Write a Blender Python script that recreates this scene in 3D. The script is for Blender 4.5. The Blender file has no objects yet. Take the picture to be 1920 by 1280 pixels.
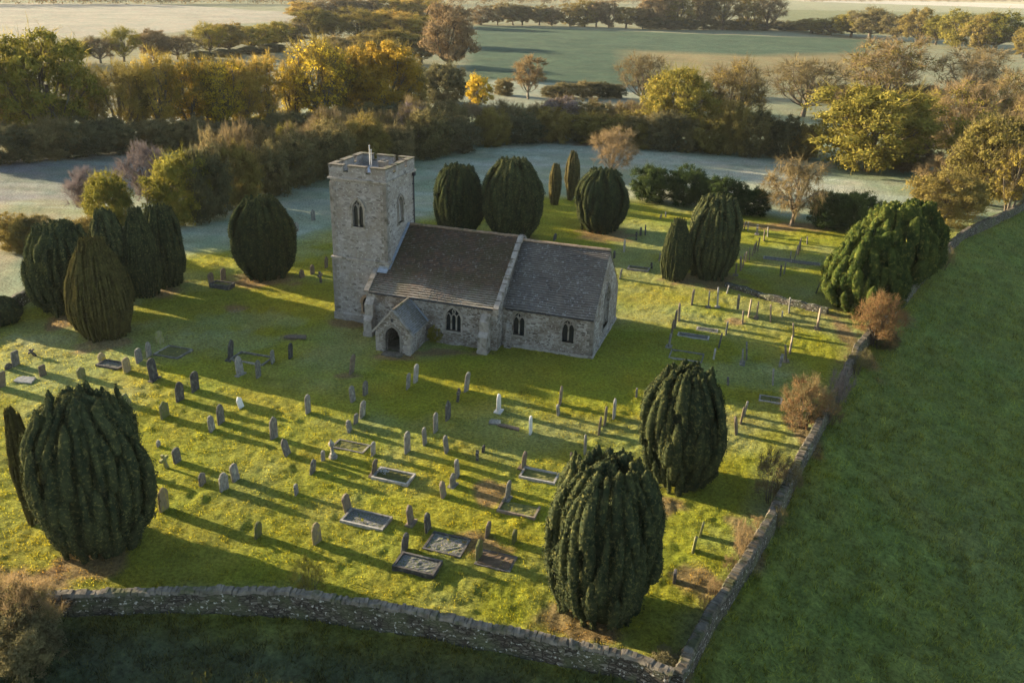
import bpy, bmesh, math, random
import numpy as np
from mathutils import Vector, Matrix

S = bpy.context.scene
COL = S.collection
R = math.radians

# ------------------------------------------------------------------ camera, sky, sun, exposure
CAM_H, FPX, HZN, ROLL = 27.0, 1600.0, -40.0, -0.03
PITCH = math.atan((640 - HZN) / FPX)
_c, _s = math.cos(PITCH), math.sin(PITCH)
_cr, _sr = math.cos(ROLL), math.sin(ROLL)
cd = bpy.data.cameras.new('camera')
cam = bpy.data.objects.new('camera', cd); COL.objects.link(cam)
cd.sensor_width = 36.0; cd.lens = FPX / 1920 * 36.0
cd.clip_start = 0.5; cd.clip_end = 6000
_r0, _u0, _f0 = Vector((1, 0, 0)), Vector((0, _s, _c)), Vector((0, _c, -_s))
_rx = _r0 * _cr - _u0 * _sr; _up = _r0 * _sr + _u0 * _cr
cam.matrix_world = Matrix(((_rx.x, _up.x, -_f0.x, 0), (_rx.y, _up.y, -_f0.y, 0), (_rx.z, _up.z, -_f0.z, CAM_H), (0, 0, 0, 1)))
S.camera = cam

SUN_AZ, SUN_EL = R(155.5), R(10.5)          # direction towards the sun
w = bpy.data.worlds.new('World'); S.world = w; w.use_nodes = True
nt = w.node_tree; nt.nodes.clear()
sky = nt.nodes.new('ShaderNodeTexSky'); sky.sky_type = 'NISHITA'; sky.sun_disc = False
sky.sun_elevation = SUN_EL; sky.sun_rotation = R(90) - SUN_AZ
sky.air_density = 1.0; sky.dust_density = 1.0; sky.ozone_density = 1.0
bg = nt.nodes.new('ShaderNodeBackground'); bg.inputs[1].default_value = 0.086
wo = nt.nodes.new('ShaderNodeOutputWorld')
nt.links.new(sky.outputs[0], bg.inputs[0]); nt.links.new(bg.outputs[0], wo.inputs[0])
sd = bpy.data.lights.new('sun', 'SUN'); sd.energy = 5.0; sd.angle = R(0.5); sd.color = (1.0, 0.82, 0.55)
sun = bpy.data.objects.new('sun', sd); COL.objects.link(sun)
_sv = Vector((math.cos(SUN_AZ) * math.cos(SUN_EL), math.sin(SUN_AZ) * math.cos(SUN_EL), math.sin(SUN_EL)))
sun.rotation_euler = _sv.to_track_quat('Z', 'Y').to_euler()
S.view_settings.view_transform = 'Standard'; S.view_settings.look = 'None'
S.view_settings.exposure = 2.38; S.view_settings.gamma = 1.0
S.cycles.max_bounces = 5; S.cycles.diffuse_bounces = 3; S.cycles.transmission_bounces = 3
S.cycles.use_denoising = True; S.cycles.use_adaptive_sampling = False
S.cycles.denoiser = 'OPENIMAGEDENOISE'; S.cycles.denoising_input_passes = 'RGB_ALBEDO_NORMAL'; S.cycles.denoising_prefilter = 'ACCURATE'

# ------------------------------------------------------------------ where a ground point of the survey lies
def G(u, v, z=0.0):
    x = (u - 960) / FPX; y = -(v - 640) / FPX
    x, y = x * _cr + y * _sr, -x * _sr + y * _cr
    dx, dy, dz = x, _c + y * _s, -_s + y * _c
    t = (z - CAM_H) / dz
    return Vector((dx * t, dy * t, z))
def P(X, Y, Z):
    dz = Z - CAM_H
    d = Y * _c - dz * _s; up = Y * _s + dz * _c
    x = FPX * X / d; y = FPX * up / d
    return 960 + x * _cr - y * _sr, 640 - (x * _sr + y * _cr), d
def height_of(u, v, vt):
    p = G(u, v); lo, hi = 0.0, 60.0
    for _ in range(40):
        m = (lo + hi) / 2
        if P(p.x, p.y, m)[1] > vt: lo = m
        else: hi = m
    return lo
def m_per_px(u, v):
    p = G(u, v)
    return P(p.x, p.y, 1.0)[2] / FPX

# ------------------------------------------------------------------ helpers
def tag(o, label=None, cat=None, group=None, kind=None):
    if label: o['label'] = label
    if cat: o['category'] = cat
    if group: o['group'] = group
    if kind: o['kind'] = kind
    return o
def empty(name, loc=(0, 0, 0), rz=0.0):
    o = bpy.data.objects.new(name, None); COL.objects.link(o)
    o.location = loc; o.rotation_euler = (0, 0, rz); o.empty_display_size = 0.3
    return o
def link(name, me, parent=None, mat=None):
    o = bpy.data.objects.new(name, me); COL.objects.link(o)
    if parent: o.parent = parent
    if mat is not None:
        if len(me.materials) == 0: me.materials.append(mat)
        elif me.materials[0] != mat:
            o.material_slots[0].link = 'OBJECT'; o.material_slots[0].material = mat
    return o
def auto_uv(me):
    """box-projected coordinates in metres: u runs level along a face, v up its slope"""
    if not me.uv_layers: me.uv_layers.new(name='uv')
    uv = me.uv_layers[0].data
    for p in me.polygons:
        n = p.normal
        if abs(n.z) > 0.95: t, b = Vector((1, 0, 0)), Vector((0, 1, 0))
        else:
            t = Vector((-n.y, n.x, 0)).normalized(); b = n.cross(t)
        for li in p.loop_indices:
            co = me.vertices[me.loops[li].vertex_index].co
            uv[li].uv = (co.dot(t), co.dot(b))
class MB:
    def __init__(self): self.v = []; self.f = []
    def add(self, vs, fs):
        o = len(self.v); self.v += [tuple(x) for x in vs]; self.f += [tuple(i + o for i in f) for f in fs]
    def box(self, x0, x1, y0, y1, z0, z1, m=None):
        vs = [(x0, y0, z0), (x1, y0, z0), (x1, y1, z0), (x0, y1, z0), (x0, y0, z1), (x1, y0, z1), (x1, y1, z1), (x0, y1, z1)]
        if m is not None: vs = [m @ Vector(q) for q in vs]
        self.add(vs, [(3, 2, 1, 0), (4, 5, 6, 7), (0, 1, 5, 4), (1, 2, 6, 5), (2, 3, 7, 6), (3, 0, 4, 7)])
    def prism(self, poly, f0, f1):
        """poly: 2-D points; f0/f1 map a 2-D point to the two end faces"""
        n = len(poly); vs = [f0(*p) for p in poly] + [f1(*p) for p in poly]
        fs = [tuple(range(n - 1, -1, -1)), tuple(range(n, 2 * n))] + [(i, (i + 1) % n, n + (i + 1) % n, n + i) for i in range(n)]
        self.add(vs, fs)
    def ring(self, outer, inner, f0, f1):
        n = len(outer)
        vs = [f0(*p) for p in outer] + [f0(*p) for p in inner] + [f1(*p) for p in outer] + [f1(*p) for p in inner]
        fs = []
        for i in range(n):
            j = (i + 1) % n
            fs += [(i, j, n + j, n + i), (2 * n + i, 3 * n + i, 3 * n + j, 2 * n + j), (i, 2 * n + i, 2 * n + j, j), (n + i, n + j, 3 * n + j, 3 * n + i)]
        self.add(vs, fs)
    def bar(self, p0, p1, wx, th, up=(0, 0, 1)):
        """box along p0-p1, wx wide, th deep along 'up'; its underside passes through the points"""
        p0, p1 = Vector(p0), Vector(p1); d = (p1 - p0).normalized(); upv = Vector(up)
        side = d.cross(upv).normalized(); nn = side.cross(d).normalized()
        vs = []
        for q in (p0, p1):
            for a, b in ((-.5, 0), (.5, 0), (.5, 1), (-.5, 1)): vs.append(q + side * wx * a + nn * th * b)
        self.add(vs, [(0, 1, 2, 3), (7, 6, 5, 4), (0, 4, 5, 1), (1, 5, 6, 2), (2, 6, 7, 3), (3, 7, 4, 0)])
    def tube(self, pts, rad, n=6):
        rings = []
        for i, p in enumerate(pts):
            p = Vector(p)
            d = (Vector(pts[min(i + 1, len(pts) - 1)]) - Vector(pts[max(i - 1, 0)])).normalized()
            a = d.orthogonal().normalized(); b = d.cross(a)
            r = rad[i] if isinstance(rad, (list, tuple)) else rad
            rings.append([p + (a * math.cos(k * 2 * math.pi / n) + b * math.sin(k * 2 * math.pi / n)) * r for k in range(n)])
        vs = [q for rg in rings for q in rg]; fs = []
        for i in range(len(rings) - 1):
            for k in range(n): fs.append((i * n + k, i * n + (k + 1) % n, (i + 1) * n + (k + 1) % n, (i + 1) * n + k))
        fs.append(tuple(range(n - 1, -1, -1))); fs.append(tuple((len(rings) - 1) * n + k for k in range(n)))
        self.add(vs, fs)
    def mesh(self, name):
        me = bpy.data.meshes.new(name); me.from_pydata(self.v, [], self.f)
        bm = bmesh.new(); bm.from_mesh(me); bmesh.ops.recalc_face_normals(bm, faces=bm.faces); bm.to_mesh(me); bm.free()
        me.update(); auto_uv(me); return me
    def build(self, name, mat, parent=None): return link(name, self.mesh(name), parent, mat)
def cut(o, mb):
    """take the shape in mb out of mesh object o"""
    c = mb.build('cutter', None)
    pa = o.parent; o.parent = None; o.matrix_basis = Matrix.Identity(4)
    md = o.modifiers.new('cut', 'BOOLEAN'); md.operation = 'DIFFERENCE'; md.solver = 'EXACT'; md.object = c
    dg = bpy.context.evaluated_depsgraph_get(); dg.update()
    me = bpy.data.meshes.new_from_object(o.evaluated_get(dg))
    o.modifiers.clear(); o.data = me; auto_uv(me); bpy.data.objects.remove(c)
    o.parent = pa; o.matrix_basis = Matrix.Identity(4)
def arrays_mesh(name, verts, faces_n, n_per, uv=False):
    """mesh out of numpy arrays; faces_n holds n_per indices per face"""
    me = bpy.data.meshes.new(name)
    nf = len(faces_n)
    me.vertices.add(len(verts)); me.vertices.foreach_set('co', np.ascontiguousarray(verts, np.float32).ravel())
    me.loops.add(nf * n_per); me.loops.foreach_set('vertex_index', np.ascontiguousarray(faces_n, np.int32).ravel())
    me.polygons.add(nf); me.polygons.foreach_set('loop_start', np.arange(0, nf * n_per, n_per, dtype=np.int32))
    me.update(calc_edges=True); return me
def noise2(x, y, seed=0):
    """smooth value noise in [0,1], vectorised"""
    xi = np.floor(x).astype(np.int64); yi = np.floor(y).astype(np.int64); fx = x - xi; fy = y - yi
    fx = fx * fx * (3 - 2 * fx); fy = fy * fy * (3 - 2 * fy)
    def h(a, b):
        n = (a * 374761393 + b * 668265263 + seed * 974634777) & 0xffffffff
        n = ((n ^ (n >> 13)) * 1274126177) & 0xffffffff
        return ((n ^ (n >> 16)) & 0xffff) / 65535.0
    return (h(xi, yi) * (1 - fx) + h(xi + 1, yi) * fx) * (1 - fy) + (h(xi, yi + 1) * (1 - fx) + h(xi + 1, yi + 1) * fx) * fy
def fbm(x, y, seed=0, o=3):
    s = 0; a = 1; t = 0
    for k in range(o): s = s + a * noise2(x * 2 ** k + 17 * k, y * 2 ** k - 9 * k, seed + k); t += a; a *= .5
    return s / t
def seg_dist(X, Y, pts):
    best = np.full(X.shape, 1e9)
    for (ax, ay), (bx, by) in zip(pts[:-1], pts[1:]):
        dx, dy = bx - ax, by - ay; t = np.clip(((X - ax) * dx + (Y - ay) * dy) / (dx * dx + dy * dy), 0, 1)
        best = np.minimum(best, np.hypot(X - ax - t * dx, Y - ay - t * dy))
    return best
def in_poly(X, Y, pts):
    ins = np.zeros(X.shape, bool); n = len(pts)
    for i in range(n):
        (ax, ay), (bx, by) = pts[i], pts[(i + 1) % n]
        if ay == by: continue
        c = ((ay > Y) != (by > Y)) & (X < (bx - ax) * (Y - ay) / (by - ay) + ax)
        ins ^= c
    return ins
def signed(X, Y, pts):          # > 0 inside
    d = seg_dist(X, Y, list(pts) + [pts[0]])
    return np.where(in_poly(X, Y, pts), d, -d)

# ------------------------------------------------------------------ materials
def mat(name):
    m = bpy.data.materials.new(name); m.use_nodes = True; t = m.node_tree; t.nodes.clear()
    out = t.nodes.new('ShaderNodeOutputMaterial')
    def N(kind, **kw):
        n = t.nodes.new('ShaderNode' + kind)
        for k, v in kw.items():
            if k.startswith('i_'):
                key = k[2:]; key = int(key) if key.isdigit() else key.replace('_', ' ')
                n.inputs[key].default_value = v
            else: setattr(n, k, v)
        return n
    def L(a, b): t.links.new(a, b)
    return m, t, out, N, L
def ramp(N, stops):
    r = N('ValToRGB'); e = r.color_ramp.elements
    while len(e) < len(stops): e.new(0.5)
    for el, (p, c) in zip(e, stops):
        el.position = p; el.color = (*c, 1) if len(c) == 3 else c
    return r
def mixc(N, L, f, a, b, mode='MIX'):
    m = N('MixRGB', blend_type=mode)
    for s, i in ((f, 0), (a, 1), (b, 2)):
        if isinstance(s, (int, float)): m.inputs[i].default_value = s
        elif isinstance(s, tuple): m.inputs[i].default_value = (*s, 1)
        else: L(s, m.inputs[i])
    return m.outputs[0]
def rubble(name, tones, mortar, sx=2.6, sy=6.5, bump=0.6, stain=(.1, .09, .05), lichen=(.42, .40, .37), lich=.62):
    m, t, out, N, L = mat(name)
    uv = N('UVMap'); mp = N('Mapping'); mp.inputs['Scale'].default_value = (sx, sy, 1); L(uv.outputs[0], mp.inputs[0])
    wn = N('TexNoise', i_Scale=1.3, i_Detail=2.0); L(uv.outputs[0], wn.inputs['Vector'])
    add = N('MixRGB', blend_type='ADD'); add.inputs[0].default_value = .5; L(mp.outputs[0], add.inputs[1]); L(wn.outputs['Color'], add.inputs[2])
    vo = N('TexVoronoi', feature='F1', i_Scale=1.0); L(add.outputs[0], vo.inputs['Vector'])
    ve = N('TexVoronoi', feature='DISTANCE_TO_EDGE', i_Scale=1.0); L(add.outputs[0], ve.inputs['Vector'])
    sep = N('SeparateColor'); L(vo.outputs['Color'], sep.inputs[0])
    rc = ramp(N, [(i / (len(tones) - 1), c) for i, c in enumerate(tones)]); L(sep.outputs[0], rc.inputs[0])
    er = ramp(N, [(0.03, (0, 0, 0)), (0.13, (1, 1, 1))]); L(ve.outputs['Distance'], er.inputs[0])
    c = mixc(N, L, er.outputs[0], mortar, rc.outputs[0])
    n1 = N('TexNoise', i_Scale=.8, i_Detail=5.0); L(uv.outputs[0], n1.inputs['Vector'])
    r1 = ramp(N, [(0.44, (0, 0, 0)), (0.68, (.85, .85, .85))]); L(n1.outputs[0], r1.inputs[0]); c = mixc(N, L, r1.outputs[0], c, stain)
    n2 = N('TexNoise', i_Scale=5.5, i_Detail=4.0); L(uv.outputs[0], n2.inputs['Vector'])
    r2 = ramp(N, [(lich, (0, 0, 0)), (lich + .08, (.8, .8, .8))]); L(n2.outputs[0], r2.inputs[0]); c = mixc(N, L, r2.outputs[0], c, lichen)
    b = N('BsdfPrincipled', i_Roughness=.95); b.inputs['Specular IOR Level'].default_value = .15
    L(c, b.inputs['Base Color'])
    ad = N('Math', operation='MULTIPLY_ADD'); L(er.outputs[0], ad.inputs[0]); ad.inputs[1].default_value = .7; L(n2.outputs[0], ad.inputs[2])
    bp = N('Bump', i_Strength=bump, i_Distance=.06); L(ad.outputs[0], bp.inputs['Height']); L(bp.outputs[0], b.inputs['Normal'])
    L(b.outputs[0], out.inputs[0]); return m
def stone(name, c1, c2, c3=None, sc=6.0, bump=.35, rough=.9, spot=.6):
    m, t, out, N, L = mat(name)
    tc = N('TexCoord'); oi = N('ObjectInfo')
    ad = N('MixRGB', blend_type='ADD'); ad.inputs[0].default_value = 1; L(tc.outputs['Object'], ad.inputs[1])
    ml = N('Math', operation='MULTIPLY'); L(oi.outputs['Random'], ml.inputs[0]); ml.inputs[1].default_value = 37.0; L(ml.outputs[0], ad.inputs[2])
    n1 = N('TexNoise', i_Scale=sc, i_Detail=6.0, i_Roughness=.65); L(ad.outputs[0], n1.inputs['Vector'])
    r1 = ramp(N, [(.35, c1), (.65, c2)]); L(n1.outputs[0], r1.inputs[0]); c = r1.outputs[0]
    if c3:
        n2 = N('TexNoise', i_Scale=sc * .6, i_Detail=5.0); L(ad.outputs[0], n2.inputs['Vector'])
        r2 = ramp(N, [(spot - .06, (0, 0, 0)), (spot + .06, (1, 1, 1))]); L(n2.outputs[0], r2.inputs[0]); c = mixc(N, L, r2.outputs[0], c, c3)
    hs = N('HueSaturation'); L(c, hs.inputs['Color']); mr = N('MapRange'); L(oi.outputs['Random'], mr.inputs[0])
    mr.inputs[3].default_value = .65; mr.inputs[4].default_value = 1.3; L(mr.outputs[0], hs.inputs['Value'])
    b = N('BsdfPrincipled', i_Roughness=rough); b.inputs['Specular IOR Level'].default_value = .2; L(hs.outputs[0], b.inputs['Base Color'])
    bp = N('Bump', i_Strength=bump, i_Distance=.04); L(n1.outputs[0], bp.inputs['Height']); L(bp.outputs[0], b.inputs['Normal'])
    L(b.outputs[0], out.inputs[0]); return m
def leaf(name, c1, c2, trans=.3, sc=.7, c3=None):
    m, t, out, N, L = mat(name)
    g = N('NewGeometry'); oi = N('ObjectInfo')
    n1 = N('TexNoise', i_Scale=sc, i_Detail=4.0, i_Roughness=.7); L(g.outputs['Position'], n1.inputs['Vector'])
    r1 = ramp(N, [(.36, c1), (.64, c2)]); L(n1.outputs[0], r1.inputs[0]); c = r1.outputs[0]
    if c3:
        n2 = N('TexNoise', i_Scale=sc * 4, i_Detail=2.0); L(g.outputs['Position'], n2.inputs['Vector'])
        r2 = ramp(N, [(.56, (0, 0, 0)), (.66, (1, 1, 1))]); L(n2.outputs[0], r2.inputs[0]); c = mixc(N, L, r2.outputs[0], c, c3)
    hs = N('HueSaturation'); L(c, hs.inputs['Color']); mr = N('MapRange'); L(oi.outputs['Random'], mr.inputs[0])
    mr.inputs[3].default_value = .78; mr.inputs[4].default_value = 1.22; L(mr.outputs[0], hs.inputs['Value'])
    mh = N('MapRange'); L(oi.outputs['Random'], mh.inputs[0]); mh.inputs[3].default_value = .512; mh.inputs[4].default_value = .488; L(mh.outputs[0], hs.inputs['Hue'])
    d = N('BsdfDiffuse'); tr = N('BsdfTranslucent'); L(hs.outputs[0], d.inputs[0]); L(hs.outputs[0], tr.inputs[0])
    mx = N('MixShader', i_0=trans); L(d.outputs[0], mx.inputs[1]); L(tr.outputs[0], mx.inputs[2]); L(mx.outputs[0], out.inputs[0])
    return m
def plain(name, c, rough=.8, metal=0.0, spec=.3):
    m, t, out, N, L = mat(name)
    n1 = N('TexNoise', i_Scale=4.0, i_Detail=4.0); tc = N('TexCoord'); L(tc.outputs['Object'], n1.inputs['Vector'])
    r1 = ramp(N, [(.3, tuple(x * .75 for x in c)), (.7, tuple(x * 1.2 for x in c))]); L(n1.outputs[0], r1.inputs[0])
    b = N('BsdfPrincipled', i_Roughness=rough, i_Metallic=metal); b.inputs['Specular IOR Level'].default_value = spec
    L(r1.outputs[0], b.inputs['Base Color']); L(b.outputs[0], out.inputs[0]); return m

M = {}
M['wall'] = rubble('church_rubble', [(.075, .06, .05), (.21, .18, .16), (.13, .105, .085), (.36, .335, .31), (.20, .165, .14), (.10, .085, .075)], (.30, .28, .255), stain=(.12, .092, .07), lich=.60)
M['tower'] = rubble('tower_rubble', [(.10, .088, .08), (.24, .22, .205), (.16, .145, .135), (.32, .30, .285), (.20, .18, .165)], (.27, .25, .235), sx=2.4, sy=5.0, stain=(.2, .17, .14), lich=.60, bump=.5)
M['ashlar'] = stone('dressed_stone', (.17, .15, .13), (.28, .25, .22), (.11, .095, .07), sc=3.0, bump=.25)
M['gable'] = rubble('fine_rubble', [(.2, .19, .185), (.26, .25, .24), (.23, .22, .21), (.29, .28, .27)], (.29, .28, .27), sx=4.0, sy=7.0, bump=.4, stain=(.25, .23, .21), lich=.66)
M['drystone'] = rubble('boundary_stone', [(.045, .038, .03), (.095, .082, .068), (.06, .052, .043), (.15, .135, .115), (.05, .045, .035)], (.026, .023, .018), sx=3.2, sy=7.5, bump=.9, stain=(.09, .1, .05), lichen=(.5, .49, .45), lich=.60)
M['copestone'] = stone('coping_stone', (.065, .055, .042), (.16, .138, .108), (.06, .062, .028), sc=2.5, bump=.7, spot=.57)
M['lead'] = plain('lead_sheet', (.22, .25, .30), .5, .2, .5)
M['glass'] = plain('leaded_glass', (.018, .02, .024), .25, 0, .5)
M['louvre'] = stone('belfry_louvre', (.25, .25, .26), (.40, .40, .41), sc=4)
M['dark'] = plain('dark_interior', (.02, .018, .016), .9)
M['iron'] = plain('black_iron', (.025, .025, .03), .5)
M['pole'] = plain('grey_painted_pole', (.38, .38, .38), .4)
M['ridge'] = stone('ridge_tile', (.20, .13, .085), (.30, .21, .14), (.12, .11, .06), sc=3)
M['soil'] = stone('bare_soil', (.10, .065, .04), (.17, .115, .07), sc=2.0, bump=.8)
M['gravel'] = stone('grave_gravel', (.045, .043, .04), (.15, .145, .14), (.06, .07, .025), sc=16.0, bump=1.0, spot=.55)
M['turf'] = stone('grave_turf', (.06, .062, .018), (.11, .105, .026), sc=4.0, bump=1.0)
M['hs_grey'] = stone('headstone_grey', (.10, .09, .08), (.20, .185, .155), (.27, .25, .19), sc=5.0)
M['hs_dark'] = stone('headstone_dark', (.04, .036, .035), (.09, .082, .075), (.15, .14, .11), sc=5.0)
M['hs_pale'] = stone('headstone_pale', (.19, .175, .15), (.30, .28, .25), (.14, .13, .10), sc=5.0)
M['hs_white'] = stone('headstone_white', (.42, .41, .39), (.55, .54, .52), (.3, .29, .27), sc=5.0, spot=.68)
M['hs_ochre'] = stone('headstone_ochre', (.17, .13, .075), (.26, .20, .11), (.32, .25, .06), sc=5.0)
M['hs_moss'] = stone('headstone_mossy', (.12, .11, .05), (.19, .175, .09), (.13, .14, .04), sc=5.0, spot=.52)
M['hs_brown'] = stone('headstone_brown', (.10, .075, .055), (.19, .145, .105), (.17, .155, .09), sc=5.0)
M['bark'] = stone('bark', (.055, .042, .03), (.12, .095, .07), (.13, .13, .08), sc=2.0, bump=.9)
M['bark_pale'] = stone('pale_bark', (.17, .14, .105), (.30, .25, .19), (.13, .13, .08), sc=2.0, bump=.9)
M['yew'] = leaf('yew_needles', (0.023, 0.031, 0.017), (0.051, 0.059, 0.026), .12, 1.6, (0.098, 0.095, 0.034))
M['yew_gold'] = leaf('bronzed_needles', (.05, .045, .018), (.092, .08, .03), .15, 1.6, (.12, .10, .035))
M['conifer'] = leaf('conifer_needles', (0.023, 0.039, 0.011), (0.071, 0.086, 0.020), .2, .8, (0.127, 0.127, 0.028))
M['evergreen'] = leaf('laurel_leaves', (0.026, 0.042, 0.016), (0.058, 0.078, 0.023), .2, .8)
M['yellow'] = leaf('yellow_leaves', (.32, .235, .025), (.60, .46, .05), .5, .35, (.40, .26, .03))
M['orange'] = leaf('orange_leaves', (.24, .15, .025), (.42, .28, .04), .5, .35, (.33, .2, .03))
M['gold_brown'] = leaf('golden_brown_leaves', (0.231, 0.165, 0.039), (0.407, 0.297, 0.066), .4, .35)
M['olive'] = leaf('olive_leaves', (0.120, 0.114, 0.026), (0.247, 0.215, 0.043), .4, .4, (0.299, 0.234, 0.046))
M['olive_brown'] = leaf('olive_brown_leaves', (0.137, 0.108, 0.034), (0.247, 0.195, 0.055), .35, .4)
M['brown'] = leaf('brown_leaves', (0.125, 0.095, 0.053), (0.225, 0.169, 0.083), .3, .4)
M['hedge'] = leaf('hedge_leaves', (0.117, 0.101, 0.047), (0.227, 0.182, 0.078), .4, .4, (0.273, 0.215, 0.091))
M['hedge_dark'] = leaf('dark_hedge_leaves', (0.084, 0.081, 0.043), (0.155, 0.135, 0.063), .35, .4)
M['purple'] = leaf('frosted_twigs', (.12, .095, .09), (.22, .18, .17), .2, .5)
M['straw'] = leaf('dry_twigs', (0.144, 0.108, 0.054), (0.264, 0.198, 0.096), .35, .5)
M['rust'] = leaf('rusty_leaves', (.14, .085, .04), (.24, .145, .065), .4, .8, (.17, .14, .055))
# ------------------------------------------------------------------ the ground
def gp(lst, z=0.0): return [(G(u, v, z).x, G(u, v, z).y) for u, v in lst]
WALL_FRONT = [(-330, 1130), (-60, 1118), (120, 1108), (300, 1106), (510, 1108), (620, 1122), (760, 1142), (900, 1168), (1090, 1206), (1200, 1230), (1268, 1240)]
WALL_RIGHT = [(1272, 1262), (1322, 1160), (1376, 1075), (1436, 985), (1500, 858), (1566, 733), (1612, 640), (1650, 598), (1700, 545), (1755, 480), (1805, 432), (1860, 408), (1902, 388), (1960, 352), (2060, 318), (2300, 280)]
wf = gp(WALL_FRONT, 1.15); wr = gp(WALL_RIGHT, 1.15)
wf[-1] = (wr[0][0] - .25, wr[0][1] + .1)
YARD = wf + wr[1:13] + gp([(1720, 440), (1560, 425), (1420, 402), (1200, 376), (1010, 366), (800, 408), (620, 428), (560, 448), (340, 478), (150, 520), (60, 562), (-60, 600), (-200, 700)])
def fields(X, Y):
    """signed distances that shape and colour the land"""
    dr = seg_dist(X, Y, wr); df = seg_dist(X, Y, wf)
    outer = [(60.0, -60.0)] + [wr[0]] + wr[1:] + [(900.0, wr[-1][1]), (900.0, -60.0)]
    side = in_poly(X, Y, outer)
    fr = [(-300.0, wf[0][1] + 2.0)] + wf + [wr[0], (60.0, -60.0), (-300.0, -60.0)]
    front = in_poly(X, Y, fr)
    return dr, df, side, front
def height(X, Y):
    X = np.asarray(X, float); Y = np.asarray(Y, float)
    dr, df, side, front = fields(X, Y)
    z = (fbm(X / 9, Y / 9, 3) - .5) * .22
    dip = np.where(side, dr, np.where(front, np.minimum(df, np.where(X > 4, dr + 4, 1e9)), 0))
    e = np.maximum(dip - .4, 0)
    z = z - np.where(side, .262, .16) * e * (1 - np.exp(-e / .8)) * np.where(e > 60, 60 / np.maximum(e, 1e-6), 1)
    return z, dr, df, side, front
def hz(x, y): return float(height(np.array([x]), np.array([y]))[0][0])

ys = [8.0]
while ys[-1] < 2600: ys.append(ys[-1] + .0046 * (ys[-1] + 6) + (0.0 if ys[-1] < 140 else .002 * (ys[-1] - 140)))
ys = np.array(ys)
ts = np.concatenate([np.linspace(-1.5, -.66, 50)[:-1], np.linspace(-.66, .66, 700), np.linspace(.66, 1.5, 50)[1:]])
gx = (ts[None, :] * (ys[:, None] + 14)); gy = np.repeat(ys[:, None], len(ts), 1)
gz, dr, df, side, front = height(gx, gy)
yard_d = signed(gx, gy, YARD)
wob = (fbm(gx / 5, gy / 5, 11) - .5) * 6
def soft(d, wdt): return np.clip(d / wdt + .5, 0, 1)[..., None]
def lin(*c): return np.array(c)
tint = np.zeros(gx.shape + (3,)); tint[:] = lin(.17, .20, .13)                     # frosted meadow
far = np.clip((gy - 170) / 60, 0, 1)[..., None]
tint = tint * (1 - far) + far * lin(.15, .15, .095)
def zone(px, col, wdt=3.0, wb=0.5):
    global tint
    k = soft(signed(gx, gy, gp(px)) + wob * wb, wdt); tint = tint * (1 - k) + k * lin(*col)
zone([(560, 452), (345, 480), (150, 520), (60, 300), (300, 430), (600, 345), (800, 300), (1000, 262), (1200, 272), (1400, 300), (1600, 335), (1620, 400), (1400, 395), (1190, 372), (800, 420)], (.26, .275, .18), 6)
zone([(800, 330), (1000, 262), (1190, 262), (1420, 300), (1600, 330), (1640, 360), (1560, 372), (1280, 330), (1100, 300), (900, 330)], (.29, .30, .235), 8)
zone([(-400, -2), (0, 6), (300, 8), (560, 25), (575, 40), (430, 45), (250, 75), (120, 72), (-400, 90)], (.225, .205, .16), 6)
zone([(-400, 90), (120, 72), (560, 50), (560, 235), (300, 260), (-400, 300)], (.15, .145, .09), 8)
zone([(-300, 385), (130, 372), (100, 420), (20, 480), (0, 545), (-300, 640)], (.21, .195, .125), 2)
zone([(-300, 300), (230, 285), (330, 265), (260, 350), (130, 374), (-300, 388)], (.17, .165, .16), 2)
zone([(865, 160), (890, 48), (1640, 76), (1640, 105), (1500, 150), (1230, 160)], (.044, .066, .042), 6)  # far green field; the shade lying over it is put into this darker colour
zone([(1180, 95), (1420, 105), (1640, 100), (1640, 150), (1230, 160)], (.15, .125, .065), 20)  # sunlit corner of the green field, painted in as a paler tint
zone([(780, 200), (920, 150), (1210, 165), (1200, 202), (900, 205)], (.19, .2, .15), 4)
zone([(1440, 18), (2100, 30), (2100, 78), (1500, 62)], (.11, .115, .06), 10)
zone([(1440, -18), (2100, 0), (2100, 22), (1500, 3)], (.26, .24, .2), 10)
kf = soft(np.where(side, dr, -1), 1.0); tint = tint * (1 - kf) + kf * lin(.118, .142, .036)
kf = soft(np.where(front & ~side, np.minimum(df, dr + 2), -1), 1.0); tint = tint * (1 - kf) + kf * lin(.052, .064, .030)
ky = soft(yard_d + wob * .5 * (yard_d < 4), 4.0)
tint = tint * (1 - ky) + ky * lin(.172, .172, .018)
# frost lying in drifts on the meadow, thinner under the hedge
mz = ((yard_d < -1) & ~side & ~front & (gy < 190))[..., None]
mf = np.clip((fbm(gx / 9 + gy / 30, gy / 4, 83, 4) - .42) * 4, 0, 1)[..., None] * mz
tint = tint * (1 - mf * .38) + mf * .38 * lin(.11, .145, .07)
mf2 = np.clip((fbm(gx / 22, gy / 3, 85, 3) - .55) * 6, 0, 1)[..., None] * mz
tint = tint * (1 - mf2 * .3) + mf2 * .3 * lin(.34, .36, .33)
# faint drill lines in the pasture beside the wall
stripe = np.sin(dr * 2 * np.pi / 2.6 + (fbm(gx / 8, gy / 8, 87) - .5) * 3) * .06 * (side & (dr > 3))
tint = tint * (1 + stripe[..., None])
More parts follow.
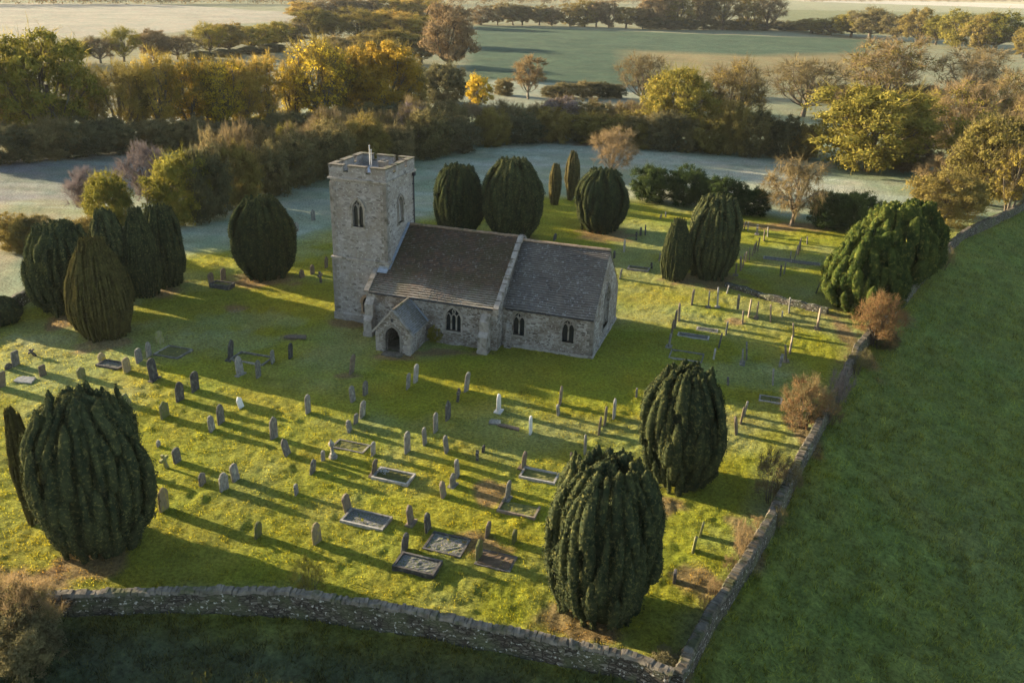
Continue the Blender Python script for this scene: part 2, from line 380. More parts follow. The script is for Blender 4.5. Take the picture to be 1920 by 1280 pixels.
# frost lying on the open parts of the lawn, worn and bare patches under the trees
fr = np.clip((fbm(gx / 7, gy / 7, 21, 4) - .50) * 5, 0, 1)[..., None] * ky
tint = tint * (1 - fr * .22) + fr * .22 * lin(.24, .28, .22)
frs = np.clip((fbm(gx / 5, gy / 9, 27, 4) - .42) * 3, 0, 1)[..., None] * soft(np.where(side, dr - 8, -1), 10.0)
tint = tint * (1 - frs * .25) + frs * .25 * lin(.15, .19, .10)
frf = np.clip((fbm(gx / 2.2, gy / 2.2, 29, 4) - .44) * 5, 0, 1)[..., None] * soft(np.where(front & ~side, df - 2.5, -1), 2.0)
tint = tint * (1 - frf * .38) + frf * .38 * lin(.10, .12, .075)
def patch(u, v, ru, rv, col, k0=.9):
    global tint
    p = G(u, v); a = m_per_px(u, v) * ru; q = G(u, v - rv); b = math.hypot(q.x - p.x, q.y - p.y)
    d = 1 - np.hypot((gx - p.x) / a, (gy - p.y) / b) + (fbm(gx / 1.2, gy / 1.2, 31) - .5) * 1.1
    k = np.clip(d * 2.5, 0, 1)[..., None] * k0; tint = tint * (1 - k) + k * lin(*col)
SOIL = (.17, .105, .062)
for a in [(1085, 1165, 95, 42), (1240, 945, 55, 25), (165, 1055, 90, 28), (130, 600, 45, 22), (188, 645, 60, 16), (290, 545, 70, 18), (495, 525, 75, 14), (1130, 440, 60, 14),
          (1320, 525, 85, 16), (650, 605, 50, 9), (735, 668, 45, 8), (965, 448, 60, 10), (440, 577, 30, 8), (555, 632, 28, 8), (880, 1020, 85, 30), (1310, 1085, 50, 30), (1400, 1020, 30, 60), (1600, 640, 22, 50), (1500, 800, 25, 60), (820, 660, 110, 7),
          (1480, 425, 180, 8), (1088, 270, 24, 5), (920, 925, 40, 30), (1380, 602, 22, 8), (1640, 592, 90, 14), (645, 705, 30, 6), (30, 1090, 120, 35)]:
    patch(*a, SOIL, .75)
for a in [(520, 470, 110, 20), (410, 455, 60, 20), (80, 640, 80, 16), (480, 600, 110, 22), (420, 640, 120, 20), (1080, 350, 120, 20), (1380, 700, 110, 30)]:
    patch(*a, (.20, .24, .15), .3)
# turf relief: tufty, rougher outside the walls
amp = .035 + .05 * kf[..., 0] + .11 * soft(np.where(side, dr - 1, -1), 2)[..., 0] + .09 * soft(np.where(front, df - 1, -1), 2)[..., 0]
amp = np.where(yard_d > 0, .035 + .06 * fbm(gx / 4, gy / 4, 51), amp)
fade = np.clip(1.4 - gy / 260, 0.25, 1)
gz = gz + amp * fade * ((fbm(gx / .5, gy / .5, 41, 2) - .5) * 2.2 + (fbm(gx / 1.6, gy / 1.6, 43) - .5) * np.where(yard_d > 0, .8, 1.6))
gz = gz + np.where(gy > 120, (fbm(gx / 25, gy / 25, 61) - .5) * .8 * np.clip((gy - 120) / 60, 0, 1), 0)
tint = tint * (.78 + .44 * fbm(gx / 1.1, gy / 1.1, 71))[..., None]
tint = tint * np.where(side, 1.0, .82 + .36 * fbm(gx / 14, gy / 14, 73))[..., None]
tint = tint * np.where(side | front, .72 + .56 * fbm(gx / .5, gy / .5, 75), 1.0)[..., None]
tint[..., 0] *= (.86 + .28 * fbm(gx / 3, gy / 3, 77))

def ground_mat():
    m, t, out, N, L = mat('grassland')
    at = N('Attribute', attribute_name='tint'); g = N('NewGeometry')
    n1 = N('TexNoise', i_Scale=4.5, i_Detail=6.0, i_Roughness=.75); L(g.outputs['Position'], n1.inputs['Vector'])
    r1 = ramp(N, [(.3, (.35, .35, .35)), (.7, (1.55, 1.55, 1.55))]); L(n1.outputs[0], r1.inputs[0])
    c = mixc(N, L, 1.0, at.outputs['Color'], r1.outputs[0], 'MULTIPLY')
    b = N('BsdfPrincipled', i_Roughness=1.0); b.inputs['Specular IOR Level'].default_value = .05
    b.inputs['Sheen Weight'].default_value = .25; b.inputs['Sheen Roughness'].default_value = .5; L(c, b.inputs['Sheen Tint'])
    L(c, b.inputs['Base Color'])
    bp = N('Bump', i_Strength=1.0, i_Distance=.22); L(n1.outputs[0], bp.inputs['Height']); L(bp.outputs[0], b.inputs['Normal'])
    L(b.outputs[0], out.inputs[0]); return m
M['ground'] = ground_mat()
ny, nx = gx.shape
ii = np.arange(ny * nx).reshape(ny, nx)
quads = np.stack([ii[:-1, :-1], ii[:-1, 1:], ii[1:, 1:], ii[1:, :-1]], -1).reshape(-1, 4)
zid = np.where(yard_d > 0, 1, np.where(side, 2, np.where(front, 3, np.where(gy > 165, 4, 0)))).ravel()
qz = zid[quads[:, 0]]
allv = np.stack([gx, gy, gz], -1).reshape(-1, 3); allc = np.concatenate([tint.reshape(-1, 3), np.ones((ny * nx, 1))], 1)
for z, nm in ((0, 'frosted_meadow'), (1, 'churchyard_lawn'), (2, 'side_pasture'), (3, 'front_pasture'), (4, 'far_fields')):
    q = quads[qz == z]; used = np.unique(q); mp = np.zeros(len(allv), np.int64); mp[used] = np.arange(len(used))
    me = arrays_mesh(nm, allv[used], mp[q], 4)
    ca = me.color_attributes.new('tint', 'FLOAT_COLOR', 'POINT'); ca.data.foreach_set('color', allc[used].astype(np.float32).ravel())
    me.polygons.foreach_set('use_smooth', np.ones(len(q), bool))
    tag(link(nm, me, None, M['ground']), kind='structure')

def grid_sample(A, x, y):
    """nearest value of a ground array at points x, y"""
    r = np.clip(np.searchsorted(ys, y), 0, ny - 1); c = np.clip(np.searchsorted(ts, x / (y + 14)), 0, nx - 1); return A[r, c]
# grass blades: one mass, real blades
def grass(name, n, x0, x1, y0, y1, keep, hgt, wid, bright, seed, lab):
    rs = np.random.RandomState(seed)
    x = rs.uniform(x0, x1, n); y = rs.uniform(y0, y1, n)
    cl = fbm(x / .5, y / .5, 91 + seed, 2); k = keep(x, y, rs) & (rs.rand(n) < np.clip((cl - .25) * 2.4, .2, 1))
    x, y = x[k], y[k]; n = len(x)
    z = grid_sample(gz, x, y) - .01; col = grid_sample(tint, x, y) * (bright * (.35 + 1.15 * rs.rand(n)))[:, None]
    a = rs.uniform(0, 2 * np.pi, n); h = hgt * (.5 + rs.rand(n)) * (.45 + 1.1 * cl[k]); ww = wid * (.6 + .8 * rs.rand(n))
    lx, ly = rs.normal(0, .45, n) * h, rs.normal(0, .45, n) * h
    v = np.zeros((n, 3, 3)); v[:, 0] = np.stack([x - np.cos(a) * ww, y - np.sin(a) * ww, z], 1); v[:, 1] = np.stack([x + np.cos(a) * ww, y + np.sin(a) * ww, z], 1)
    v[:, 2] = np.stack([x + lx, y + ly, z + h], 1)
    me = arrays_mesh(name, v.reshape(-1, 3), np.arange(n * 3).reshape(-1, 3), 3)
    ca = me.color_attributes.new('tint', 'FLOAT_COLOR', 'POINT'); c4 = np.ones((n, 3, 4)); c4[:, :, :3] = col[:, None, :]
    ca.data.foreach_set('color', c4.astype(np.float32).ravel())
    tag(link(name, me, None, M['blade']), lab, 'grass', kind='stuff')
def blade_mat():
    m, t, out, N, L = mat('grass_blades')
    at = N('Attribute', attribute_name='tint'); d = N('BsdfDiffuse'); tr = N('BsdfTranslucent'); L(at.outputs['Color'], d.inputs[0]); L(mixc(N, L, 1.0, at.outputs['Color'], (1.45, 1.2, .5), 'MULTIPLY'), tr.inputs[0])
    mx = N('MixShader', i_0=.5); L(d.outputs[0], mx.inputs[1]); L(tr.outputs[0], mx.inputs[2]); L(mx.outputs[0], out.inputs[0]); return m
M['blade'] = blade_mat()
grass('lawn_grass', 1100000, -48, 75, 26, 118, lambda x, y, rs: (grid_sample(yard_d, x, y) > .1) & (rs.rand(len(x)) < np.clip(1.5 - y / 80, .3, 1)) & (np.abs(x) < y * .68 + 4), .085, .018, 1.3, 1, 'short tufty green lawn grass growing between the graves')
grass('side_grass', 700000, 4, 85, 18, 118, lambda x, y, rs: grid_sample(side, x, y) & (np.abs(x) < y * .68 + 4) & (rs.rand(len(x)) < np.clip(1.6 - y / 70, .3, 1)), .20, .028, 1.25, 2, 'long dark green pasture grass outside the right hand wall')
grass('front_grass', 140000, -26, 26, 15, 33, lambda x, y, rs: grid_sample(front, x, y), .16, .03, 1.0, 3, 'long dark green grass outside the front wall')

# ------------------------------------------------------------------ boundary walls
def stone_wall(name, label, pts, hgt, wid, seed, low=.7, cope=True, ragged=.05):
    rnd = random.Random(seed)
    path = []
    for (ax, ay), (bx, by) in zip(pts[:-1], pts[1:]):
        n = max(1, int(math.hypot(bx - ax, by - ay) / .6))
        for i in range(n): path.append((ax + (bx - ax) * i / n, ay + (by - ay) * i / n))
    path.append(pts[-1])
    # ease the corners of the survey line
    sm = path[:]
    for _ in range(3): sm = [sm[0]] + [((sm[i - 1][0] + 2 * sm[i][0] + sm[i + 1][0]) / 4, (sm[i - 1][1] + 2 * sm[i][1] + sm[i + 1][1]) / 4) for i in range(1, len(sm) - 1)] + [sm[-1]]
    path = sm
    mid = path[len(path) // 2]; root = empty(name, (mid[0], mid[1], 0)); tag(root, label, 'wall')
    b = MB(); cp = MB(); vs = []; nrm = []
    for i, (x, y) in enumerate(path):
        ax, ay = path[max(i - 1, 0)]; bx, by = path[min(i + 1, len(path) - 1)]; l = math.hypot(bx - ax, by - ay); nx_, ny_ = -(by - ay) / l, (bx - ax) / l
        j = rnd.uniform(-ragged, ragged); x += nx_ * j - mid[0]; y += ny_ * j - mid[1]; nrm.append((nx_, ny_))
        top = hgt + rnd.uniform(-ragged, ragged) + .10 * math.sin(i * .21 + seed)
        for s, z in ((-.62, -low), (-.5, top), (.5, top), (.62, -low)): vs.append((x + nx_ * wid * s, y + ny_ * wid * s, z))
    fs = []
    for i in range(len(path) - 1):
        for k in range(3): fs.append((4 * i + k, 4 * i + k + 1, 4 * i + 5 + k, 4 * i + 4 + k))
    fs += [(0, 1, 2, 3), (4 * len(path) - 1, 4 * len(path) - 2, 4 * len(path) - 3, 4 * len(path) - 4)]
    b.add(vs, fs); b.build('wall_body', M['drystone'], root)
    if cope:
        for i in range(len(path) - 1):
            p, q = Vector(vs[4 * i + 1]).lerp(Vector(vs[4 * i + 2]), .5), Vector(vs[4 * i + 5]).lerp(Vector(vs[4 * i + 6]), .5)
            d = (q - p); L_ = d.length; d.normalize(); ang = math.atan2(d.y, d.x); s = 0
            while s < L_:
                t = rnd.uniform(.10, .24)
                mtx = Matrix.Translation(p + d * (s + t / 2) + Vector((0, 0, rnd.uniform(.0, .03)))) @ Matrix.Rotation(ang + rnd.uniform(-.12, .12), 4, 'Z') @ Matrix.Rotation(rnd.uniform(-.12, .12), 4, 'X')
                hh = rnd.uniform(.05, .16); ww = wid * rnd.uniform(.42, .56)
                k = .7
                cp.add([mtx @ Vector(c) for c in ((-t / 2, -ww, -.02), (t / 2, -ww, -.02), (t / 2, ww, -.02), (-t / 2, ww, -.02), (-t / 2 * .9, -ww * k, hh), (t / 2 * .9, -ww * k, hh * .9), (t / 2 * .85, ww * k, hh), (-t / 2 * .85, ww * k, hh))],
                       [(3, 2, 1, 0), (4, 5, 6, 7), (0, 1, 5, 4), (1, 2, 6, 5), (2, 3, 7, 6), (3, 0, 4, 7)])
                s += t * .97
        cp.build('coping', M['copestone'], root)
    return root
stone_wall('boundary_wall', 'long curving stone boundary wall across the bottom of the churchyard', wf, 1.12, .5, 1)
stone_wall('boundary_wall', 'stone boundary wall running up the right edge of the churchyard beside the dark pasture', wr[:14], 1.05, .5, 2)
stone_wall('boundary_wall', 'grey stone boundary wall at the left edge, ending behind the large dark yew', gp([(-160, 640), (-20, 580), (30, 556), (75, 534), (150, 505)], .9), .9, .5, 3)
# low retaining wall of the raised grave terrace
tw = gp([(1362, 530), (1395, 540), (1430, 552), (1462, 560), (1500, 570), (1552, 582)], .3)
stone_wall('retaining_wall', 'low mossy retaining wall edging the graves right of the twin-stemmed yew', tw, .5, .55, 4, .3, False, .09)
# ------------------------------------------------------------------ the church
CANG = -0.303
church = empty('church', (6.216, 60.514, 0), CANG)
tag(church, 'small grey stone church with battlemented tower, frosted tiled roofs and gabled porch', 'church')
LC, XN, W, D = 7.35, 18.5, 9.0, 1.35            # chancel length, nave west end, chancel width, nave overhang each side
CE, NE, CR, NR, RY = 3.37, 3.62, 7.45, 7.70, 4.5
TX0, TX1, TY0, TY1, TT = -22.35, -17.4, 0.45, 5.95, 12.0   # tower; TT = foot of the parapet
b = MB(); b.prism([(0, -.3), (W, -.3), (W, CE - .1), (RY, CR - .14), (0, CE - .1)], lambda y, z: (-LC, y, z), lambda y, z: (0, y, z)); chw = b.build('chancel_wall', M['wall'], church)
b = MB(); b.prism([(-D, -.3), (W + D, -.3), (W + D, NE - .1), (RY, NR - .14), (-D, NE - .1)], lambda y, z: (-XN, y, z), lambda y, z: (-LC + .002, y, z)); nvw = b.build('nave_wall', M['wall'], church)
def tower_mb():
    b = MB(); S1 = 5.4
    def ring(z, e): return [(TX0 - e, TY0 - e, z), (TX1 + e, TY0 - e, z), (TX1 + e, TY1 + e, z), (TX0 - e, TY1 + e, z)]
    lv = [ring(-.3, .16), ring(.55, .16), ring(.65, .09), ring(S1, .08), ring(S1 + .002, .0), ring(TT - .1, -.05)]
    vs = [p for r in lv for p in r]; fs = [(3, 2, 1, 0)]
    for i in range(len(lv) - 1):
        for k in range(4): fs.append((4 * i + k, 4 * i + (k + 1) % 4, 4 * i + 4 + (k + 1) % 4, 4 * i + 4 + k))
    n = 4 * (len(lv) - 1); fs.append((n, n + 1, n + 2, n + 3)); b.add(vs, fs); return b
tww = tower_mb().build('tower_wall', M['tower'], church)
def sq(x0, x1, y0, y1): return [(x0, y0), (x1, y0), (x1, y1), (x0, y1)]
b = MB()
b.ring(sq(TX0 - .12, TX1 + .12, TY0 - .12, TY1 + .12), sq(TX0 + .1, TX1 - .1, TY0 + .1, TY1 - .1), lambda x, y: (x, y, TT - .08), lambda x, y: (x, y, TT + .06))
b.build('string_course', M['ashlar'], church)
b = MB(); b.ring(sq(TX0 - .16, TX1 + .16, TY0 - .16, TY1 + .16), sq(TX0 + .05, TX1 - .05, TY0 + .05, TY1 - .05), lambda x, y: (x, y, 5.36), lambda x, y: (x, y, 5.5))
b.build('string_course', M['ashlar'], church)
# battlements: a ring of wall, then merlons of their own pieces with capstones
PZ, MZ, PT = TT + .55, TT + 1.0, .38
b = MB(); b.ring(sq(TX0, TX1, TY0, TY1), sq(TX0 + PT, TX1 - PT, TY0 + PT, TY1 - PT), lambda x, y: (x, y, TT + .06), lambda x, y: (x, y, PZ))
par = b.build('parapet', M['tower'], church)
mer = MB(); cap = MB()
def merlon_run(a0, a1, fixed, axis):
    L_ = a1 - a0; cuts = [(0, .255), (.345, .655), (.745, 1)]
    for i, (s, e) in enumerate(cuts):
        x0, x1 = a0 + L_ * s, a0 + L_ * e
        if axis == 'x':
            mer.box(x0, x1, fixed[0], fixed[1], PZ, MZ); cap.box(x0 - .05, x1 + .05, fixed[0] - .06, fixed[1] + .06, MZ, MZ + .1)
        else:
            if i == 0: x0 += PT
            if i == 2: x1 -= PT
            mer.box(fixed[0], fixed[1], x0, x1, PZ, MZ); cap.box(fixed[0] - .06, fixed[1] + .06, x0 + (.06 if i == 0 else -.05), x1 - (.06 if i == 2 else -.05), MZ, MZ + .1)
    for (s, e) in ((.255, .345), (.655, .745)):
        x0, x1 = a0 + L_ * s + .05, a0 + L_ * e - .05
        if axis == 'x': cap.box(x0, x1, fixed[0] - .05, fixed[1] + .05, PZ, PZ + .07)
        else: cap.box(fixed[0] - .05, fixed[1] + .05, x0, x1, PZ, PZ + .07)
merlon_run(TX0, TX1, (TY0, TY0 + PT), 'x'); merlon_run(TX0, TX1, (TY1 - PT, TY1), 'x')
merlon_run(TY0, TY1, (TX0, TX0 + PT), 'y'); merlon_run(TY0, TY1, (TX1 - PT, TX1), 'y')
mer.build('merlons', M['tower'], par); cap.build('coping', M['copestone'], par)
b = MB(); xm, ym = (TX0 + TX1) / 2, (TY0 + TY1) / 2
bx = [(TX0 + PT, TY0 + PT, TT + .1), (TX1 - PT, TY0 + PT, TT + .1), (TX1 - PT, TY1 - PT, TT + .1), (TX0 + PT, TY1 - PT, TT + .1), (xm, ym, TT + .38)]
b.add(bx, [(0, 1, 4), (1, 2, 4), (2, 3, 4), (3, 0, 4)]); b.build('tower_roof', M['lead'], church)
b = MB(); b.box(-19.0, -18.4, 2.5, 3.1, TT - .05, TT + 1.12); b.box(-19.06, -18.34, 2.44, 3.16, TT + 1.12, TT + 1.2); b.box(-18.85, -18.55, 2.65, 2.95, TT + 1.2, TT + 1.34); b.build('roof_turret', M['ashlar'], church)
for (px, py, h_, r_) in ((-20.0, 3.0, 2.25, .045), (-19.8, 2.9, 1.95, .035)):
    b = MB(); b.tube([(px, py, TT + .2), (px, py, TT + h_)], r_, 8); b.tube([(px, py, TT + h_), (px, py, TT + h_ + .06)], r_ * 1.6, 8); b.build('flagpole', M['pole'], church)
b = MB(); b.tube([(TX1 + .1, TY1 - .35, 7.0), (TX1 + .06, TY1 - .35, TT - .35)], .055, 8); b.box(TX1 - .02, TX1 + .22, TY1 - .48, TY1 - .22, TT - .4, TT - .12)
for z in (8.2, 9.6, 10.9): b.box(TX1 - .06, TX1 + .14, TY1 - .43, TY1 - .27, z, z + .06)
b.build('drainpipe', M['iron'], church)
# quoins
def quoins(x, y, dx, dy, z0, z1, seed, e=.018):
    rnd = random.Random(seed); b = MB(); z = z0; k = 0
    while z < z1 - .15:
        h_ = min(rnd.uniform(.24, .36), z1 - z); lx, ly = (.5, .28) if k % 2 else (.28, .5)
        x0, x1 = sorted((x + (-dx) * lx, x + dx * e)); y0, y1 = sorted((y + (-dy) * ly, y + dy * e)); b.box(x0, x1, y0, y1, z, z + h_ - .014); z += h_; k += 1
    b.build('quoins', M['ashlar'], church)
quoins(0, 0, 1, -1, -.1, CE - .1, 1); quoins(0, W, 1, 1, -.1, CE - .1, 2)
quoins(-XN, -D, -1, -1, -.1, NE - .1, 3); quoins(TX0, TY0, -1, -1, .66, 5.3, 4, .1); quoins(TX0, TY0, -1, -1, 5.55, TT - .2, 5); quoins(TX1, TY0, 1, -1, 5.55, TT - .2, 6)
# plinth of the chancel
b = MB(); b.box(-LC + .3, .1, -.1, .0, -.3, .22); b.box(.0, .1, 0, W + .1, -.3, .22); b.build('plinth', M['ashlar'], church)

# ---- openings
def arch(wd, z0, zs, zt, n=8):
    """pointed arch outline, foot first, anticlockwise"""
    a = wd / 2; h_ = zt - zs; c = (h_ * h_ - a * a) / (2 * a); r = a + c
    right = [(a, z0)]
    t1 = math.atan2(h_, c)
    for i in range(n + 1): t = t1 * i / n; right.append((-c + r * math.cos(t), zs + r * math.sin(t)))
    left = [(-x, z) for x, z in reversed(right[:-1])]
    return right + left
def grow(poly, d, z0):
    out = []; n = len(poly)
    for i, (x, z) in enumerate(poly):
        ax, az = poly[i - 1]; bx, bz = poly[(i + 1) % n]
        if i in (0, n - 1): out.append((x + (d if x > 0 else -d), z0)); continue
        tx, tz = bx - ax, bz - az; l = math.hypot(tx, tz); out.append((x + tz / l * d, z - tx / l * d))
    return out
def opening(host, frame, wd, z0, zs, zt, lights, glass='glass', depth=.3, stone_m='ashlar', tracery=True, name='window'):
    """frame(a, d, z): point a along the wall, d outwards, z up"""
    out = arch(wd, z0, zs, zt)
    c = MB(); c.prism(out, lambda a, z: frame(a, .4, z), lambda a, z: frame(a, -depth, z)); cut(host, c)
    b = MB(); o2 = grow(out, .15, z0); b.ring(o2, out, lambda a, z: frame(a, .035, z), lambda a, z: frame(a, -.05, z))
    b.prism([(-wd / 2 - .18, z0 - .14), (wd / 2 + .18, z0 - .14), (wd / 2 + .18, z0), (-wd / 2 - .18, z0)], lambda a, z: frame(a, .08, z), lambda a, z: frame(a, -depth + .02, z))
    hood = grow(out, .24, zs - .05); hin = grow(out, .155, zs - .05); hood, hin = hood[1:-1], hin[1:-1]
    for i in range(len(hood) - 1):
        b.prism([hood[i], hood[i + 1], hin[i + 1], hin[i]], lambda a, z: frame(a, .09, z), lambda a, z: frame(a, .0, z))
    # mullions and the curved bars above them
    def bar(p, q, t=.05):
        dx, dz = q[0] - p[0], q[1] - p[1]; l = math.hypot(dx, dz); nx_, nz_ = -dz / l * t, dx / l * t
        b.prism([(p[0] + nx_, p[1] + nz_), (q[0] + nx_, q[1] + nz_), (q[0] - nx_, q[1] - nz_), (p[0] - nx_, p[1] - nz_)], lambda a, z: frame(a, -.10, z), lambda a, z: frame(a, -.2, z))
    lw = wd / lights
    if tracery:
        for k in range(1, lights): bar((-wd / 2 + lw * k, z0), (-wd / 2 + lw * k, zs + (zt - zs) * (.25 if lights > 1 else 0)))
        for k in range(lights):
            x0 = -wd / 2 + lw * k; sub = arch(lw - .02, zs - .05, zs, zs + min((zt - zs) * .52, lw * .95), 5)
            for p, q in zip(sub[1:-2], sub[2:-1]): bar((p[0] + x0 + lw / 2, p[1]), (q[0] + x0 + lw / 2, q[1]), .032)
        if lights > 1:
            zc = zs + (zt - zs) * .62
            bar((0, zs + (zt - zs) * .3), (-lw * .3, zc), .028); bar((0, zs + (zt - zs) * .3), (lw * .3, zc), .028); bar((-lw * .3, zc), (0, zt - .06), .028); bar((lw * .3, zc), (0, zt - .06), .028)
    wn = b.build(name, M[stone_m], church)
    g = MB(); g.prism(out, lambda a, z: frame(a, -depth + .05, z), lambda a, z: frame(a, -depth + .015, z))
    link('pane', g.mesh('pane'), wn, M[glass]); return wn
def south(x0, y0): return lambda a, d, z: (x0 + a, y0 - d, z)
def east(x0, y0): return lambda a, d, z: (x0 + d, y0 + a, z)
opening(chw, south(-6.0, 0), .95, 1.1, 2.2, 2.98, 2)
opening(chw, south(-2.0, 0), .95, 1.1, 2.2, 2.98, 2)
opening(chw, east(0, 4.5), 2.0, 1.1, 3.1, 4.6, 3, 'louvre')
opening(nvw, south(-11.0, -D), 1.3, 1.2, 2.2, 3.12, 3)
opening(tww, south(-19.95, TY0 + .02), .95, 8.2, 9.55, 10.4, 2)
opening(tww, east(TX1 - .02, 3.1), .95, 8.2, 9.55, 10.4, 2, 'louvre')
opening(tww, south(-19.5, TY0 - .07), .6, .9, 1.7, 2.25, 1, 'dark', .35, 'ridge', False)

# ---- roofs: courses of single stone tiles
def tile_mat(name, tones, frost, fr, edge=(.2, .3), moss=(.058, .046, .016)):
    m, t, out, N, L = mat(name)
    at = N('Attribute', attribute_name='rnd'); tc = N('TexCoord')
    sep = N('SeparateColor'); L(at.outputs['Color'], sep.inputs[0])
    rc = ramp(N, [(i / (len(tones) - 1), c) for i, c in enumerate(tones)]); L(sep.outputs[0], rc.inputs[0]); c = rc.outputs[0]
    n1 = N('TexNoise', i_Scale=.55, i_Detail=5.0, i_Roughness=.65); L(tc.outputs['Object'], n1.inputs['Vector'])
    r1 = ramp(N, [(.42, (0, 0, 0)), (.62, (.85, .85, .85))]); L(n1.outputs[0], r1.inputs[0]); c = mixc(N, L, r1.outputs[0], c, moss)
    n3 = N('TexNoise', i_Scale=7.0, i_Detail=4.0, i_Roughness=.7); L(tc.outputs['Object'], n3.inputs['Vector'])
    ml = N('Math', operation='MULTIPLY_ADD'); L(sep.outputs[1], ml.inputs[0]); ml.inputs[1].default_value = .22; L(n3.outputs[0], ml.inputs[2])
    r3 = ramp(N, [(fr, (0, 0, 0)), (fr + .14, (.85, .85, .85))]); L(ml.outputs[0], r3.inputs[0]); c = mixc(N, L, r3.outputs[0], c, frost)
    pw = N('Math', operation='POWER'); L(sep.outputs[2], pw.inputs[0]); pw.inputs[1].default_value = 2.2
    n4 = N('TexNoise', i_Scale=.9, i_Detail=3.0); L(tc.outputs['Object'], n4.inputs['Vector'])
    lo = N('MapRange'); L(at.outputs['Alpha'], lo.inputs[0]); lo.inputs[3].default_value = edge[0]; lo.inputs[4].default_value = edge[1]
    nr = N('MapRange'); L(n4.outputs[0], nr.inputs[0]); nr.inputs[1].default_value = .35; nr.inputs[2].default_value = .7
    e1 = N('Math', operation='MULTIPLY'); L(pw.outputs[0], e1.inputs[0]); L(lo.outputs[0], e1.inputs[1])
    e2 = N('Math', operation='MULTIPLY_ADD'); L(nr.outputs[0], e2.inputs[0]); e2.inputs[1].default_value = .6; e2.inputs[2].default_value = .55
    e3 = N('Math', operation='MULTIPLY'); e3.use_clamp = True; L(e1.outputs[0], e3.inputs[0]); L(e2.outputs[0], e3.inputs[1])
    c = mixc(N, L, e3.outputs[0], c, (.42, .38, .32))
    b = N('BsdfPrincipled', i_Roughness=.8); b.inputs['Specular IOR Level'].default_value = .3; L(c, b.inputs['Base Color'])
    bp = N('Bump', i_Strength=.5, i_Distance=.02); L(n3.outputs[0], bp.inputs['Height']); L(bp.outputs[0], b.inputs['Normal']); L(b.outputs[0], out.inputs[0]); return m
M['tile_nave'] = tile_mat('nave_stone_tiles', [(.04, .024, .016), (.085, .048, .028), (.055, .036, .024), (.12, .062, .034), (.05, .034, .024)], (.25, .23, .2), .72, (.10, .8))  # tile-edge frost, strengthened on low courses to paint in sun along the eave
M['tile_chancel'] = tile_mat('frosted_stone_tiles', [(.038, .032, .03), (.068, .055, .05), (.055, .046, .044), (.085, .065, .055), (.05, .044, .044)], (.27, .27, .28), .70, (.35, .4), (.075, .06, .048))
M['tile_porch'] = tile_mat('porch_slates', [(.08, .08, .085), (.13, .13, .135), (.10, .10, .105)], (.25, .26, .28), .70, (.35, .4))
def tiled(name, a0, a1, eave, ridge, frame, m, seed, course=.19, tw_=.26, over=.16):
    """eave/ridge: (distance out, height); frame(a, o, z)"""
    rnd = random.Random(seed); eo, ez = eave; ro, rz_ = ridge; sl = math.hypot(ro - eo, rz_ - ez); ux, uz = (ro - eo) / sl, (rz_ - ez) / sl; nx_, nz_ = -uz, ux
    if nz_ < 0: nx_, nz_ = -nx_, -nz_
    V, F, C = [], [], []; s = -over; row = 0
    while s < sl - .02:
        c_ = course * (1.15 - .3 * max(s, 0) / sl); s1 = min(s + c_ * 1.35, sl); a = a0 - (row % 2) * tw_ / 2
        while a < a1 - .02:
            w_ = tw_ * rnd.uniform(.75, 1.25); p, q = max(a, a0), min(a + w_, a1); a += w_
            if q - p < .04: continue
            lift = .105 + rnd.uniform(-.008, .016); sag = .035 * math.sin((p + q) * .55 + seed) + .025 * math.sin(s * 1.7 + p * .9); b0 = rnd.uniform(-.02, .02); tk = .032
            r_, g_ = rnd.random(), rnd.random(); o = len(V)
            for (aa, ss, hh) in ((p + .006, s + b0, lift), (q - .006, s + b0, lift), (q - .006, s1, .012), (p + .006, s1, .012), (p + .006, s + b0, lift - tk), (q - .006, s + b0, lift - tk), (q - .006, s1, -.03), (p + .006, s1, -.03)):
                hh += sag; V.append(frame(aa, eo + ux * ss + nx_ * hh, ez + uz * ss + nz_ * hh)); C.append((r_, g_, (1.0 if ss < s + .05 else 0.0), max(0.0, 1 - max(s, 0) / 2.2)))
            F += [(o, o + 1, o + 2, o + 3), (o + 4, o + 5, o + 1, o), (o + 5, o + 6, o + 2, o + 1), (o + 7, o + 4, o, o + 3), (o + 7, o + 6, o + 5, o + 4)]
        s += c_; row += 1
    mb = MB(); mb.v, mb.f = V, F; me = bpy.data.meshes.new(name); me.from_pydata(V, [], F)
    bm = bmesh.new(); bm.from_mesh(me); bmesh.ops.recalc_face_normals(bm, faces=bm.faces); bm.to_mesh(me); bm.free()
    ca = me.color_attributes.new('rnd', 'FLOAT_COLOR', 'POINT'); ca.data.foreach_set('color', np.array(C, np.float32).ravel())
    return link(name, me, church, M[m])
fr = lambda a, o, z: (a, o, z)
tiled('chancel_roof', -LC + .16, .03, (0, CE), (RY, CR), fr, 'tile_chancel', 1)
tiled('chancel_roof', -LC + .16, .03, (W, CE), (RY, CR), fr, 'tile_chancel', 2)
